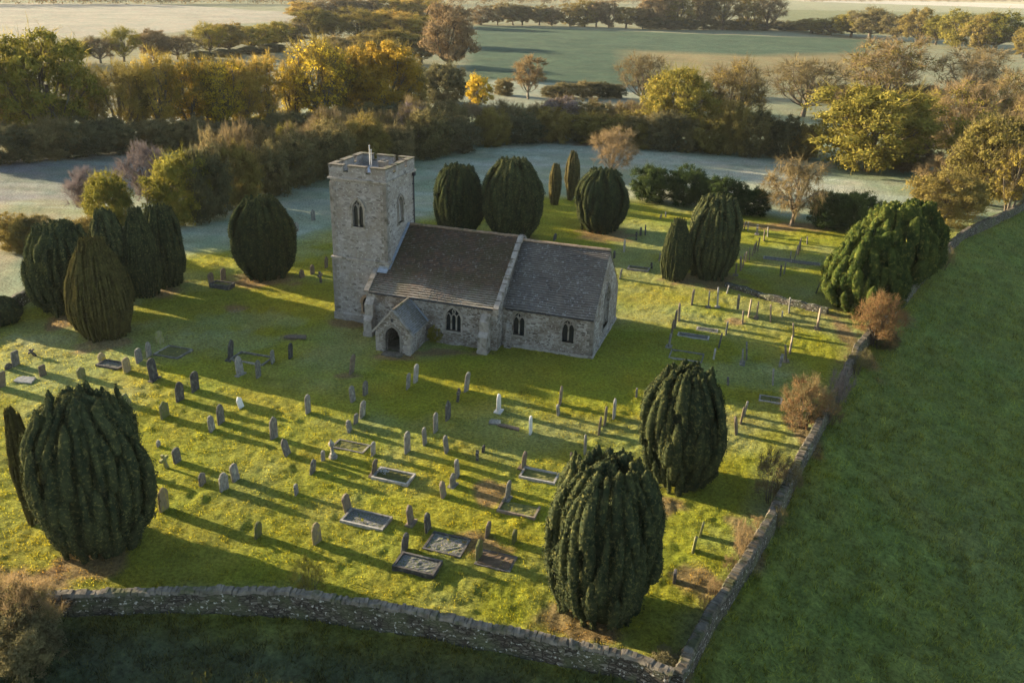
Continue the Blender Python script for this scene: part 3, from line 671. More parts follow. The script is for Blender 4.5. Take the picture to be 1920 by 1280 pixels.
# the nave's south slope meets the tower: the part beside it stops at the tower's wall
ts_ = (TY0 - (-D)) / (RY + D)
tiled('nave_roof', -XN + .3, TX1 + .0, (-D, NE), (TY0 - .1, NE + (NR - NE) * (ts_ - .02)), fr, 'tile_nave', 3)
tiled('nave_roof', TX1 + .01, -LC - .2, (-D, NE), (RY, NR), fr, 'tile_nave', 4)
tiled('nave_roof', TX1 + .01, -LC - .2, (W + D, NE), (RY, NR), fr, 'tile_nave', 5)
def ridge(x0, x1, z, seed):
    rnd = random.Random(seed); b = MB(); x = x0
    while x < x1:
        e = min(x + .42, x1); dz = rnd.uniform(-.015, .015)
        pts = [(math.cos(t) * .17, math.sin(t) * .15 - .05) for t in [math.pi * k / 6 for k in range(7)]]
        b.prism(pts, lambda p, q: (x, RY + p, z + q + dz), lambda p, q: (e - .012, RY + p, z + q + dz)); x = e
    b.build('ridge_tiles', M['ridge'], church)
ridge(TX1, -LC - .2, NR + .08, 1); ridge(-LC + .16, .03, CR + .08, 2)
# gable copings between nave and chancel and on the west end
def coping(name, x, y0, z0, y1, z1, wd, th, m='ashlar'):
    b = MB(); n = max(3, int(math.hypot(y1 - y0, z1 - z0) / .8)); p0, p1 = Vector((x, y0, z0)), Vector((x, y1, z1))
    for i in range(n): b.bar(p0.lerp(p1, i / n), p0.lerp(p1, (i + 1) / n - .012), wd, th)
    b.build(name, M[m], church)
coping('coping', -LC - .02, -D - .25, NE - .1, RY, NR + .1, .42, .2); coping('coping', -LC - .02, W + D + .25, NE - .1, RY, NR + .1, .42, .2)
b = MB(); b.box(-LC - .26, -LC + .22, -D - .35, -D + .12, NE - .42, NE - .06); b.build('kneeler', M['ashlar'], church)
coping('coping', -XN + .12, -D - .22, NE - .08, TY0 - .1, NE + (NR - NE) * ts_ - .02, .42, .17)
b = MB(); b.bar((TX1 + .1, TY0 - .06, NE + (NR - NE) * ts_ + .09), (TX1 + .1, RY, NR + .16), .22, .04)
zt = NE + (NR - NE) * ts_; b.add([(-XN + .35, TY0 - .105, zt + .06), (TX1 - .02, TY0 - .105, zt + .06), (TX1 - .02, TY0 - .09, zt + .3), (-XN + .35, TY0 - .09, zt + .3)], [(0, 1, 2, 3)])
b.bar((-XN + .33, TY0 - .3, zt - .02), (TX1 + .08, TY0 - .3, zt - .02), .42, .045, (0, -.6, .8)); b.build('lead_flashing', M['lead'], church)
# eaves gutters
b = MB(); b.tube([(-XN + .3, -D - .17, NE - .16), (-LC - .3, -D - .17, NE - .16)], .055, 6); b.build('gutter', M['iron'], church)
b = MB(); b.tube([(-LC + .25, -.17, CE - .16), (.0, -.17, CE - .16)], .055, 6); b.build('gutter', M['iron'], church)
# buttresses
def buttress(x0, x1, y, p, z1, z2, m='ashlar'):
    b = MB(); b.prism([(y, -.3), (y - p, -.3), (y - p, z1), (y - p * .62, z1 + .35), (y - p * .62, z2), (y, z2 + .5)], lambda q, z: (x0, q, z), lambda q, z: (x1, q, z))
    b.box(x0 - .05, x1 + .05, y - p - .06, y, -.3, .28); b.build('buttress', M[m], church)
buttress(-18.46, -17.75, -D, .85, 1.3, 2.6); buttress(-8.6, -7.85, -D, .95, 1.4, 2.55); buttress(-LC + .35, -LC + .8, 0, .4, .9, 1.7, 'wall')
# ---- porch
PX0, PX1, PY0, PE, PR = -16.2, -13.3, -4.5, 1.75, 3.4; PM = (PX0 + PX1) / 2
b = MB(); b.prism([(PX0, -.3), (PX1, -.3), (PX1, PE), (PM, PR), (PX0, PE)], lambda x, z: (x, PY0, z), lambda x, z: (x, -D + .05, z)); pw = b.build('porch_wall', M['wall'], church)
c = MB(); c.prism([(PX0 + .35, .04), (PX1 - .35, .04), (PX1 - .35, PE - .1), (PM, PR - .35), (PX0 + .35, PE - .1)], lambda x, z: (x, PY0 + .4, z), lambda x, z: (x, -D + .02, z)); cut(pw, c)
out = arch(1.2, .04, 1.3, 2.1); c = MB(); c.prism(out, lambda a, z: (PM - .02 + a, PY0 - .5, z), lambda a, z: (PM - .02 + a, PY0 + .6, z)); cut(pw, c)
b = MB(); b.ring(grow(out, .2, .0), out, lambda a, z: (PM - .02 + a, PY0 - .03, z), lambda a, z: (PM - .02 + a, PY0 + .2, z)); b.build('door_arch', M['ashlar'], church)
b = MB(); b.prism(arch(1.05, .05, 1.3, 2.0), lambda a, z: (PM + a, -D - .04, z), lambda a, z: (PM + a, -D - .0, z)); b.build('door', plain('oak_door', (.05, .035, .022)), church)
b = MB(); b.box(PX0 + .36, PX1 - .36, PY0 + .1, -D - .05, -.1, .06); b.build('porch_floor', M['copestone'], church)
b = MB(); b.box(PM - .7, PM + .9, PY0 - .75, PY0 - .04, -.2, .09); b.build('doorstep', M['copestone'], church)
b = MB(); b.box(PM - .12, PM + .08, PY0 - .04, PY0 + .02, 2.55, 2.8); b.build('plaque', M['iron'], church)
quoins(PX1, PY0, 1, -1, -.1, PE - .15, 11); quoins(PX0, PY0, -1, -1, -.1, PE - .15, 12)
for sx, xe, sd_ in ((1, PX1, 21), (-1, PX0, 22)):
    tiled('porch_roof', PY0 + .22, -D - .0, (xe - PM, PE), (0, PR), lambda a, o, z: (PM + o, a, z), 'tile_porch', sd_, .15, .22, .2)
    b = MB(); e0 = Vector((xe + sx * .22, PY0 + .08, PE - .26)); b.bar(e0, (PM - sx * .05, PY0 + .08, PR + .03), .34, .14); b.build('coping', M['ashlar'], church)
b = MB(); b.prism([(-.14, -.06), (.14, -.06), (.07, .1), (-.07, .1)], lambda p, q: (PM + p, PY0 + .1, PR + q + .05), lambda p, q: (PM + p, -D, PR + q + .05)); b.build('ridge_tiles', M['copestone'], church)
b = MB(); b.bar((PM, -D - .08, PR + .1), (PX1 + .2, -D - .08, PE + .0), .2, .05); b.build('lead_flashing', M['lead'], church)
# ------------------------------------------------------------------ foliage builders
def cards(rs, pos, out, size, jit=.8, asp=.55):
    """leaf-sized faces at pos, loosely facing 'out'"""
    n = len(pos); nrm = out + rs.normal(0, jit, (n, 3)); nrm /= np.linalg.norm(nrm, axis=1)[:, None] + 1e-9
    r = rs.normal(0, 1, (n, 3)); t = np.cross(nrm, r); t /= np.linalg.norm(t, axis=1)[:, None] + 1e-9; b = np.cross(nrm, t)
    s = (size * (.6 + .8 * rs.rand(n)))[:, None]
    v = np.stack([pos - t * s - b * s * asp * .3, pos - b * s * asp, pos + t * s + b * s * asp * .2, pos + b * s * asp], 1)
    return v.reshape(-1, 3)
def card_mesh(name, V):
    return arrays_mesh(name, V, np.arange(len(V)).reshape(-1, 4), 4)

def yew_mesh(seed, H=8.0, Rr=3.2, ncol=26, tiers=6, prof=None, flare=.10, card=.07, per=230, wmul=1.0):
    """clipped columnar yew: upright tongues of foliage, shingled over a barrel, dark gaps between them"""
    rs = np.random.RandomState(seed)
    prof = prof or [(0, .50), (.05, .68), (.16, .88), (.34, 1.0), (.58, 1.0), (.74, .92), (.85, .76), (.93, .55), (.98, .34), (1, .22)]
    ph, pr = zip(*prof); rad = lambda h: np.interp(h, ph, pr) * Rr
    lob = rs.uniform(0, 6.28, 4)
    rmod = lambda a, h: 1 + .07 * np.sin(2 * a + lob[0] + h) + .07 * np.sin(3 * a + lob[1] + h * 3) + .035 * np.sin(7 * a + lob[2])
    nu, nv = 28, 16; HV = []
    for h in np.linspace(.0, .95, nv):
        for k in range(nu):
            a = 2 * np.pi * k / nu; r = rad(h) * (.76 if h > .2 else .92 - .8 * h) * rmod(a, h); HV.append((r * math.cos(a), r * math.sin(a), h * H * .93 + .15))
    HF = [(i * nu + k, i * nu + (k + 1) % nu, (i + 1) * nu + (k + 1) % nu, (i + 1) * nu + k) for i in range(nv - 1) for k in range(nu)]
    c0 = len(HV); HV.append((0, 0, H * .9)); HF += [((nv - 1) * nu + k, (nv - 1) * nu + (k + 1) % nu, c0, c0) for k in range(nu)]
    PV, PF, allp, allo = [], [], [], []
    specs = []
    for tr in range(tiers):
        h0 = -.02 + .84 * tr / (tiers - 1) if tiers > 1 else 0
        nc = max(5, int(ncol * min(1.0, float(rad(min(h0 + .12, 1)) / Rr) + .08)))
        off = rs.rand() * 6.28
        for k in range(nc): specs.append((h0 + rs.normal(0, .05), off + 2 * np.pi * (k + rs.normal(0, .2)) / nc, 1.0))
    for k in range(int(ncol * .7)): specs.append((.72 + rs.rand() * .14, rs.rand() * 6.28, rs.uniform(.25, .75)))     # tongues standing on the crown's top
    base_w = 2 * np.pi * Rr / ncol * .47 * wmul
    for h0, a, inn in specs:
        L_ = H * rs.uniform(.20, .36); L_ = min(L_, H * (1.0 - h0) * rs.uniform(.93, 1.05)); wd = base_w * rs.uniform(.6, 1.4); push = rs.normal(0, .045) * Rr
        bend = rs.normal(0, .03)
        def spine(t):
            hb = h0 + t * L_ / H; r = rad(np.clip(hb, 0, 1)) * rmod(a, hb) * .92 * inn
            if inn >= 1: r = np.maximum(r, rad(min(h0 + .55 * L_ / H, 1.0)) * .75)                 # tips stand free of the dome
            return r + push + flare * wd * 2.2 * t, hb * H + .12, a + bend * t
        env = lambda t: wd * np.clip(np.interp(t, [0, .15, .45, .75, .9, 1], [.75, .92, 1.0, .84, .55, .12]), .04, 2)
        # opaque core
        tt = np.array([0, .2, .45, .7, .88, 1.0]); r_, z_, a_ = spine(tt); e_ = env(tt) * .82; o = len(PV); ns = 7
        for i in range(6):
            for k in range(ns):
                q = 2 * np.pi * k / ns; dr_, da = e_[i] * math.cos(q), e_[i] * math.sin(q)
                PV.append(((r_[i] + dr_) * math.cos(a_[i]) - da * math.sin(a_[i]), (r_[i] + dr_) * math.sin(a_[i]) + da * math.cos(a_[i]), z_[i]))
        for i in range(5):
            for k in range(ns): PF.append((o + i * ns + k, o + i * ns + (k + 1) % ns, o + (i + 1) * ns + (k + 1) % ns, o + (i + 1) * ns + k))
        n = int(per * rs.uniform(.8, 1.2)); t = rs.rand(n); q = rs.uniform(-2.0, 2.0, n); r0, z0, a0 = spine(t); e0 = env(t) * (.82 + .42 * rs.rand(n) ** 2)
        lump = 1 + .14 * np.sin(t * 19 + q * 2 + seed + h0 * 40); e0 = e0 * lump
        dr_, da = e0 * np.cos(q), e0 * np.sin(q)
        allp.append(np.stack([(r0 + dr_) * np.cos(a0) - da * np.sin(a0), (r0 + dr_) * np.sin(a0) + da * np.cos(a0), z0 + rs.normal(0, .03, n)], 1))
        allo.append(np.stack([np.cos(q) * np.cos(a0) - np.sin(q) * np.sin(a0), np.cos(q) * np.sin(a0) + np.sin(q) * np.cos(a0), .15 + .7 * t ** 3], 1))
    Pp = np.concatenate(allp); Oo = np.concatenate(allo)
    V = cards(rs, Pp, Oo, card * np.ones(len(Pp)), .5, .5)
    nh = len(HV); npv = len(PV)
    verts = np.concatenate([np.array(HV), np.array(PV), V])
    quad = np.concatenate([np.array([f for f in HF if f[2] != f[3]]), np.array(PF) + nh, np.arange(len(V)).reshape(-1, 4) + nh + npv])
    return arrays_mesh('yew_crown', verts, quad, 4)
def trunk_mesh(h=1.5, r=.35, seed=0):
    rnd = random.Random(seed); b = MB(); b.tube([(0, 0, -.4), (0, 0, .15), (rnd.uniform(-.1, .1), rnd.uniform(-.1, .1), h)], [r * 1.5, r * 1.05, r * .8], 9); return b.mesh('trunk')

def tree_meshes(seed, H=10.0, Rr=4.5, kind='broad', n_lobes=11, per_lobe=11, leaves=34, size=.17, base=.28, trunk_r=.32):
    """limbs and crown of one tree: limbs reach lobes, twigs reach clumps, clumps carry leaf faces"""
    rs = np.random.RandomState(seed); b = MB(); LP, LO = [], []; TW = []
    def limb(p0, p1, r0, r1, n=4, bow=.08, up=.12, sides=5):
        p0, p1 = np.array(p0, float), np.array(p1, float); L_ = np.linalg.norm(p1 - p0); off = rs.normal(0, bow * L_, 3); pts = []
        for i in range(n + 1):
            t = i / n; q = p0 + (p1 - p0) * t + off * math.sin(t * math.pi) + np.array([0, 0, -up * L_ * math.sin(t * math.pi) if kind != 'weeping' else up * L_ * math.sin(t * math.pi)]); pts.append(q)
        b.tube([tuple(q) for q in pts], [r0 + (r1 - r0) * i / n for i in range(n + 1)], sides); return pts
    stems = []
    hb = H * base
    if kind in ('upright', 'twiggy'):
        ns = 5 if kind == 'upright' else 9
        for k in range(ns):
            a = 2 * np.pi * (k + rs.rand() * .6) / ns; q = Rr * rs.uniform(.12, .4)
            stems.append(limb((math.cos(a) * .25, math.sin(a) * .25, -.3), (math.cos(a) * q, math.sin(a) * q, H * rs.uniform(.4, .6)), trunk_r * rs.uniform(.5, .75), trunk_r * .3, 5, .03, .05, 6))
    elif kind != 'bush':
        stems.append(limb((0, 0, -.4), (rs.normal(0, .25), rs.normal(0, .25), H * .55), trunk_r * 1.1, trunk_r * .5, 6, .02, 0, 8))
    cz = hb + (H - hb) * .48; rz = (H - hb) * .52
    lobes = []
    for k in range(n_lobes):
        zf = 1 - 2 * (k + .5) / n_lobes; zf = zf * .98; a = k * 2.399963 + rs.normal(0, .3); rr = math.sqrt(max(0, 1 - zf * zf)); m_ = rs.uniform(.55, .78)
        wide = 1.0 if kind not in ('upright',) else .6 + .4 * (zf * .5 + .5)
        if kind == 'weeping': wide = .75 + .4 * (1 - (zf * .5 + .5))
        lobes.append(np.array([rr * math.cos(a) * Rr * m_ * wide, rr * math.sin(a) * Rr * m_ * wide, cz + zf * rz * m_]))
    lobes.append(np.array([0, 0, cz + rz * .3]))
    for lo in lobes:
        st = stems[rs.randint(len(stems))] if stems else None
        if st is not None:
            if kind in ('upright', 'twiggy'):
                st = min(stems, key=lambda s: np.linalg.norm(np.array(s[-1])[:2] - lo[:2])); s0 = st[rs.randint(2, len(st))]
            else:
                i = int(np.clip((lo[2] / H) * 6 - 1.2 + rs.normal(0, .4), 2, 6)); s0 = st[min(i, len(st) - 1)]
            path = limb(s0, lo, trunk_r * .42, trunk_r * .14, 4, .08, .08)
        else: path = [np.array([rs.normal(0, .3), rs.normal(0, .3), 0.0]), lo * .5, lo]
        lr = Rr * rs.uniform(.25, .38)
        for c_ in range(per_lobe):
            d = rs.normal(0, 1, 3); d[2] = d[2] * .8 + .25; d /= np.linalg.norm(d); cp = lo + d * lr * rs.uniform(.55, 1.0) * np.array([1, 1, .82])
            if cp[2] < .25: cp[2] = .25 + rs.rand() * .4
            s0 = path[rs.randint(len(path) // 2, len(path))]
            if kind != 'bush':
                m0 = np.array(s0); tw = trunk_r * .10 if kind in ('bare', 'weeping', 'twiggy', 'upright') else trunk_r * .08
                b.tube([tuple(m0), tuple((m0 + cp) / 2 + rs.normal(0, .12, 3)), tuple(cp)], [tw, tw * .7, tw * .35], 3)
            TW.append((cp, d))
            if leaves:
                n = int(leaves * rs.uniform(.5, 1.5)); cr = lr * rs.uniform(.28, .5)
                q = rs.normal(0, 1, (n, 3)); q /= np.linalg.norm(q, axis=1)[:, None]; q = q * (rs.rand(n) ** .45)[:, None] * cr * np.array([1.15, 1.15, .7])
                LP.append(cp + q); LO.append(d + q / cr * .8 + np.array([0, 0, .35]))
    # fine twigs, three-sided slivers
    V = []
    nt = {'bare': 16, 'weeping': 18, 'twiggy': 14, 'upright': 9, 'bush': 5}.get(kind, 3)
    for cp, d in TW:
        for k in range(nt):
            q = d + rs.normal(0, .75, 3)
            if kind == 'weeping': q[2] -= 1.1
            elif kind in ('upright', 'twiggy'): q[2] += 1.0
            else: q[2] += .35
            q /= np.linalg.norm(q); L_ = Rr * rs.uniform(.12, .30); s = np.cross(q, rs.normal(0, 1, 3)); s /= np.linalg.norm(s); wd = .022 * H / 10 + .008
            m_ = cp + q * L_ * .5 + rs.normal(0, .05, 3)
            for (p0, p1, w0) in ((cp, m_, wd), (m_, m_ + (q + rs.normal(0, .35, 3)) * L_ * .5, wd * .7), (m_, m_ + (q + rs.normal(0, .5, 3)) * L_ * .4, wd * .6)):
                V += [p0 - s * w0, p0 + s * w0, p1 + s * w0 * .4, p1 - s * w0 * .4]
    tme = b.mesh('trunk') if b.v else None
    parts = []
    if LP:
        pp = np.concatenate(LP); oo = np.concatenate(LO); parts.append(cards(rs, pp, oo, size * np.ones(len(pp)), .7, .6))
    tw = card_mesh('twigs', np.array(V)) if V else None
    cr = card_mesh('crown', np.concatenate(parts)) if parts else None
    return dict(trunk=tme, twigs=tw, crown=cr, H=H, R=Rr)

LIB = {}
def lib(key):
    if key in LIB: return LIB[key]
    k, i = key
    s = 100 * i + sum(map(ord, k))
    if k == 'oak': r = tree_meshes(s, 10, 5.2, 'broad', 20, 14, 62, .14, .10, .36)
    elif k == 'mass': r = tree_meshes(s, 10, 5.6, 'broad', 28, 14, 64, .135, -.02, .36)
    elif k == 'round': r = tree_meshes(s, 10, 4.6, 'broad', 19, 13, 58, .14, .08, .3)
    elif k == 'thin': r = tree_meshes(s, 10, 4.6, 'bare', 15, 13, 30, .105, .16, .30)
    elif k == 'upright': r = tree_meshes(s, 10, 4.2, 'upright', 22, 12, 22, .13, .06, .34)
    elif k == 'bare': r = tree_meshes(s, 10, 4.8, 'bare', 14, 12, 3, .11, .25, .30)
    elif k == 'weeping': r = tree_meshes(s, 10, 4.6, 'weeping', 13, 12, 10, .10, .14, .28)
    elif k == 'birch': r = tree_meshes(s, 10, 3.4, 'bare', 15, 11, 22, .11, .2, .22)
    elif k == 'bush': r = tree_meshes(s, 5, 3.0, 'bush', 28, 13, 52, .092, -.12, .2)
    elif k == 'twiggy': r = tree_meshes(s, 5, 2.8, 'twiggy', 16, 12, 30, .065, .0, .12)
    elif k == 'far': r = tree_meshes(s, 10, 5.2, 'broad', 22, 11, 40, .17, -.04, .34)
    elif k == 'spiky': r = tree_meshes(s, 3, 2.0, 'twiggy', 10, 10, 4, .05, .05, .06)
    LIB[key] = r; return r
def plant(name, key, x, y, h, wdt, leafm, label, cat, group=None, barkm='bark', twigm=None, seed=0, sink=.0):
    r = lib(key); rnd = random.Random(seed * 7919 + int(x * 13) + int(y * 7))
    root = empty(name, (x, y, hz(x, y) - sink), rnd.uniform(0, 6.283)); sxy = wdt / 2 / r['R'] * 1.0; sz = h / r['H']; root.scale = (sxy, sxy, sz)
    tag(root, label, cat, group)
    if r['trunk']: link('trunk', r['trunk'], root, M[barkm])
    if r['twigs']: link('twigs', r['twigs'], root, M[twigm or leafm])
    if r['crown']: link('crown', r['crown'], root, M[leafm])
    return root
def plant_px(name, key, u, v, vt, wpx, leafm, label, cat, group=None, barkm='bark', twigm=None, seed=0, h=None, depth=.0):
    """u, v: foot of the plant as surveyed; vt: its top; wpx: its spread"""
    p = G(u, v); d = Vector((p.x, p.y)).normalized() * depth
    hh = h or height_of(u, v, vt); wd = wpx * m_per_px(u, v)
    for _ in range(3): p.x += (u - P(p.x, p.y, hh * .45)[0]) * m_per_px(u, v)
    return plant(name, key, p.x + d.x, p.y + d.y, hh * 1.0, wd, leafm, label, cat, group, barkm, twigm, seed)

# ------------------------------------------------------------------ yews and conifers
YL = {}
def yew_lib(k):
    if k in YL: return YL[k]
    if k in (0, 1, 2): YL[k] = yew_mesh(11 + k, 8, 3.2, 27, 6)
    elif k == 'egg': YL[k] = yew_mesh(31, 8, 3.0, 44, 12, [(0, .62), (.08, .85), (.25, 1.0), (.4, .98), (.6, .86), (.78, .62), (.9, .38), (.97, .2), (1, .08)], .03, .055, 120, .8)
    elif k == 'slim': YL[k] = yew_mesh(32, 8, 1.4, 12, 7, [(0, .3), (.08, .55), (.25, .85), (.45, 1.0), (.65, .95), (.82, .7), (.93, .4), (1, .1)], .06, .055, 160, .9)
    elif k == 'round': YL[k] = yew_mesh(33, 8, 3.6, 28, 6, [(0, .45), (.06, .62), (.2, .88), (.42, 1.0), (.65, .96), (.8, .8), (.9, .58), (1, .2)], .10, .075, 220)
    elif k == 'tuft': YL[k] = yew_mesh(34, 8, 4.6, 20, 8, [(0, .6), (.08, .8), (.25, 1.0), (.45, .95), (.62, .78), (.78, .55), (.9, .32), (1, .1)], .55, .10, 230, .9)
    return YL[k]
YR = {0: 3.2, 1: 3.2, 2: 3.2, 'egg': 3.0, 'slim': 1.4, 'round': 3.6, 'tuft': 4.6}
TRUNK = trunk_mesh()
def yew(k, u, v, vt, wpx, label, m='yew', rz=None, cat='yew', name='yew_tree', group='clipped yews of the churchyard', h=None):
    p = G(u, v); wd = wpx * m_per_px(u, v); hh = h or height_of(u, v, vt)
    p = G(u, v); out = Vector((p.x, p.y)).normalized(); p.x += out.x * wd * .30; p.y += out.y * wd * .30     # the foot seen is the near edge of the crown
    # the top that is seen belongs to the axis, behind the near edge
    lo, hi = 0, 60
    for _ in range(40):
        mm = (lo + hi) / 2
        if P(p.x, p.y, mm)[1] > vt: lo = mm
        else: hi = mm
    hh = h or lo
    for _ in range(3): p.x += (u - P(p.x, p.y, hh * .45)[0]) * m_per_px(u, v)
    wd *= P(p.x, p.y, hh * .4)[2] / (m_per_px(u, v) * FPX)
    root = empty(name, (p.x, p.y, hz(p.x, p.y)), (u * .37 + v * .11) % 6.28 if rz is None else rz); root.scale = (wd / 2 / YR[k] * .87, wd / 2 / YR[k] * .87, hh / 8 * .945)
    tag(root, label, cat, group)
    link('crown', yew_lib(k), root, M[m]); link('trunk', TRUNK, root, M['bark']); return root
yew(0, 168, 1052, 728, 240, 'huge dark fluted yew in the left foreground, the tallest near the front wall')
yew('slim', 44, 985, 752, 46, 'slender bronze-edged yew pressed against the left side of the huge left foreground yew', 'yew_gold')
yew(1, 1135, 1186, 850, 238, 'big dark fluted yew in the right foreground with brown soil at its foot')
yew(2, 1280, 925, 680, 180, 'broad sunlit-topped yew behind the right foreground yew, beside the right wall')
yew('round', 118, 594, 410, 150, 'wide dark yew at the far left with a sunlit rim, leftmost of its clump')
yew('egg', 186, 640, 438, 124, 'bronze egg-shaped yew standing in front of the left clump', 'yew_gold')
yew('slim', 205, 560, 383, 72, 'dark slender yew peeping out behind the bronze egg-shaped yew')
yew('egg', 264, 558, 380, 76, 'dark narrow yew between the bronze yew and the rightmost yew of the left clump')
yew(1, 305, 540, 378, 86, 'dark full yew at the right end of the left clump, bare soil at its foot')
yew(2, 494, 529, 362, 122, 'lone dark yew standing on the lawn left of the church tower')
yew(0, 858, 444, 303, 106, 'dark yew immediately behind the nave, left one of a touching pair')
yew(2, 962, 452, 290, 116, 'taller dark yew behind the nave, right one of a touching pair', rz=2.0)
yew('slim', 1041, 386, 303, 27, 'shorter of two thin bronzed columnar yews behind the chancel', 'yew_gold')
yew('slim', 1073, 377, 279, 29, 'taller of two thin bronzed columnar yews behind the chancel', 'yew_gold')
yew('round', 1127, 440, 311, 108, 'dark yew with a rounded foot right of the two thin columnar yews')
yew(1, 1338, 527, 360, 108, 'dark yew in the graves right of the chancel, larger half of a twin', rz=1.0)
yew('egg', 1268, 528, 404, 62, 'small dark yew leaning against the left side of its larger twin right of the chancel')
yew('round', 2, 612, 556, 78, 'low rounded dark yew cut by the left edge of the photo', cat='yew', h=None)
# feathery conifers by the right wall
for (u, v, vt, wp, lab) in ((1625, 592, 425, 165, 'bright green feathery conifer by the right wall, nearest and lowest of its clump'), (1670, 545, 378, 165, 'bright green feathery conifer at the middle of the clump by the right wall'),
                            (1712, 520, 372, 130, 'shaded feathery conifer leaning over the right wall at the back of its clump')):
    yew('tuft', u, v, vt, wp, lab, 'conifer', None, 'conifer', 'conifer', 'feathery conifers by the right wall')
for (u, v, vt, wp, lab) in ((1222, 377, 303, 82, 'dark evergreen shrub at the left end of the hedge behind the graves'), (1290, 382, 306, 84, 'dark evergreen shrub second from the left end of the hedge behind the graves'),
                            (1355, 396, 322, 84, 'dark glossy evergreen shrub just behind the twin yews'), (1412, 402, 345, 70, 'low dark evergreen shrub left of the drooping bare tree'),
                            (1558, 428, 352, 82, 'low dark evergreen shrub right of the drooping bare tree'), (1610, 436, 348, 80, 'dark evergreen shrub between the drooping bare tree and the bright conifers')):
    plant_px('evergreen_shrub', ('bush', 1 + (u % 3)), u, v, vt, wp * 1.1, 'evergreen', lab, 'shrub', 'dark evergreen shrubs hedging the graves', seed=u)
# ------------------------------------------------------------------ trees and hedges beyond the churchyard
T = plant_px
T('bare_tree', ('weeping', 1), 1492, 424, 282, 128, 'straw', 'drooping bare straw-coloured tree in the hedge behind the graves', 'tree', barkm='bark', twigm='straw', seed=3)
T('bare_tree', ('bare', 1), 1150, 335, 238, 108, 'straw', 'pale leafless tree on the frosty meadow behind the two thin yews', 'tree', barkm='bark_pale', twigm='straw', seed=4)
T('small_tree', ('round', 1), 1088, 269, 226, 44, 'hedge', 'little round green tree alone on the frosty meadow in a ring of soil', 'tree', seed=5)
T('oak_tree', ('mass', 1), 1272, 272, 112, 158, 'olive', 'golden-olive oak right of the big meadow hedge, its crown sunlit', 'tree', seed=6)
T('oak_tree', ('thin', 1), 1375, 268, 105, 128, 'olive_brown', 'thinly leaved oak between the golden-olive oak and the leafless oak', 'tree', twigm='brown', seed=7)
T('oak_tree', ('bare', 2), 1512, 218, 106, 165, 'olive_brown', 'nearly leafless spreading oak with dark limbs in front of the pale field', 'tree', twigm='brown', seed=8)
T('oak_tree', ('mass', 2), 1640, 322, 148, 255, 'olive', 'massive spreading olive oak with branches down to the ground', 'tree', seed=9)
T('oak_tree', ('thin', 2), 1668, 205, 68, 170, 'olive_brown', 'tall oak with open layered limbs behind the massive olive oak', 'tree', twigm='brown', seed=10)
T('bare_tree', ('bare', 3), 1822, 215, 85, 165, 'straw', 'leafless pale tree on the right beyond the tall layered oak', 'tree', twigm='straw', barkm='bark_pale', seed=11)
T('tree', ('mass', 3), 1775, 425, 310, 140, 'olive_brown', 'rounded olive tree just left of where the right wall bends away', 'tree', seed=12)
T('tree', ('thin', 3), 1802, 300, 140, 140, 'olive', 'olive half-bare tree right of the massive olive oak', 'tree', twigm='straw', seed=13)
T('tree', ('mass', 1), 1868, 384, 200, 170, 'olive_brown', 'olive-brown tree leaning over the bend of the right wall', 'tree', twigm='straw', seed=14)
T('tree', ('thin', 1), 1900, 300, 130, 140, 'olive_brown', 'brown half-bare tree at the right edge above the bend of the wall', 'tree', twigm='straw', seed=15)
T('tree', ('upright', 1), 1905, 402, 255, 90, 'gold_brown', 'sandy bushy tree cut by the right edge where the wall leaves the photo', 'tree', twigm='straw', seed=16)
T('tree', ('round', 1), 1748, 262, 166, 104, 'olive_brown', 'olive-brown tree filling the gap right of the massive olive oak', 'tree', twigm='straw', seed=101)
T('tree', ('oak', 2), 1842, 338, 205, 120, 'olive', 'olive tree in the middle of the right-hand thicket', 'tree', seed=102)
T('tree', ('thin', 2), 1925, 352, 185, 110, 'olive_brown', 'half-bare tree cut by the right edge, below the brown half-bare one', 'tree', twigm='straw', seed=103)
T('shrub', ('twiggy', 2), 1790, 405, 368, 90, 'straw', 'dry straw shrub in the corner below the rounded olive tree', 'shrub', twigm='straw', seed=16)
T('shrub', ('bush', 2), 1700, 318, 255, 120, 'brown', 'brown shrub under the right side of the massive olive oak', 'shrub', seed=17)
T('yellow_tree', ('round', 1), 897, 208, 132, 58, 'yellow', 'small bright yellow-green tree on the strip left of the pinkish birch', 'tree', seed=18)
T('birch_tree', ('birch', 1), 992, 188, 96, 70, 'rust', 'slim pinkish autumn birch standing before the green field', 'tree', barkm='bark_pale', twigm='straw', seed=19)
T('bare_tree', ('bare', 2), 1205, 198, 98, 112, 'straw', 'leafless fan-shaped tree between the birch and the golden-olive oak', 'tree', twigm='brown', seed=20)
T('shrub', ('bush', 1), 945, 180, 144, 42, 'hedge', 'small dull shrub just left of the pinkish birch', 'shrub', seed=21)
T('big_tree', ('oak', 3), 842, 140, -6, 118, 'brown', 'tall brown rounded tree at the left edge of the green field', 'tree', seed=22)
T('shrub', ('bush', 3), 835, 196, 108, 96, 'hedge_dark', 'dark dense bush right of the orange tree', 'shrub', seed=23)
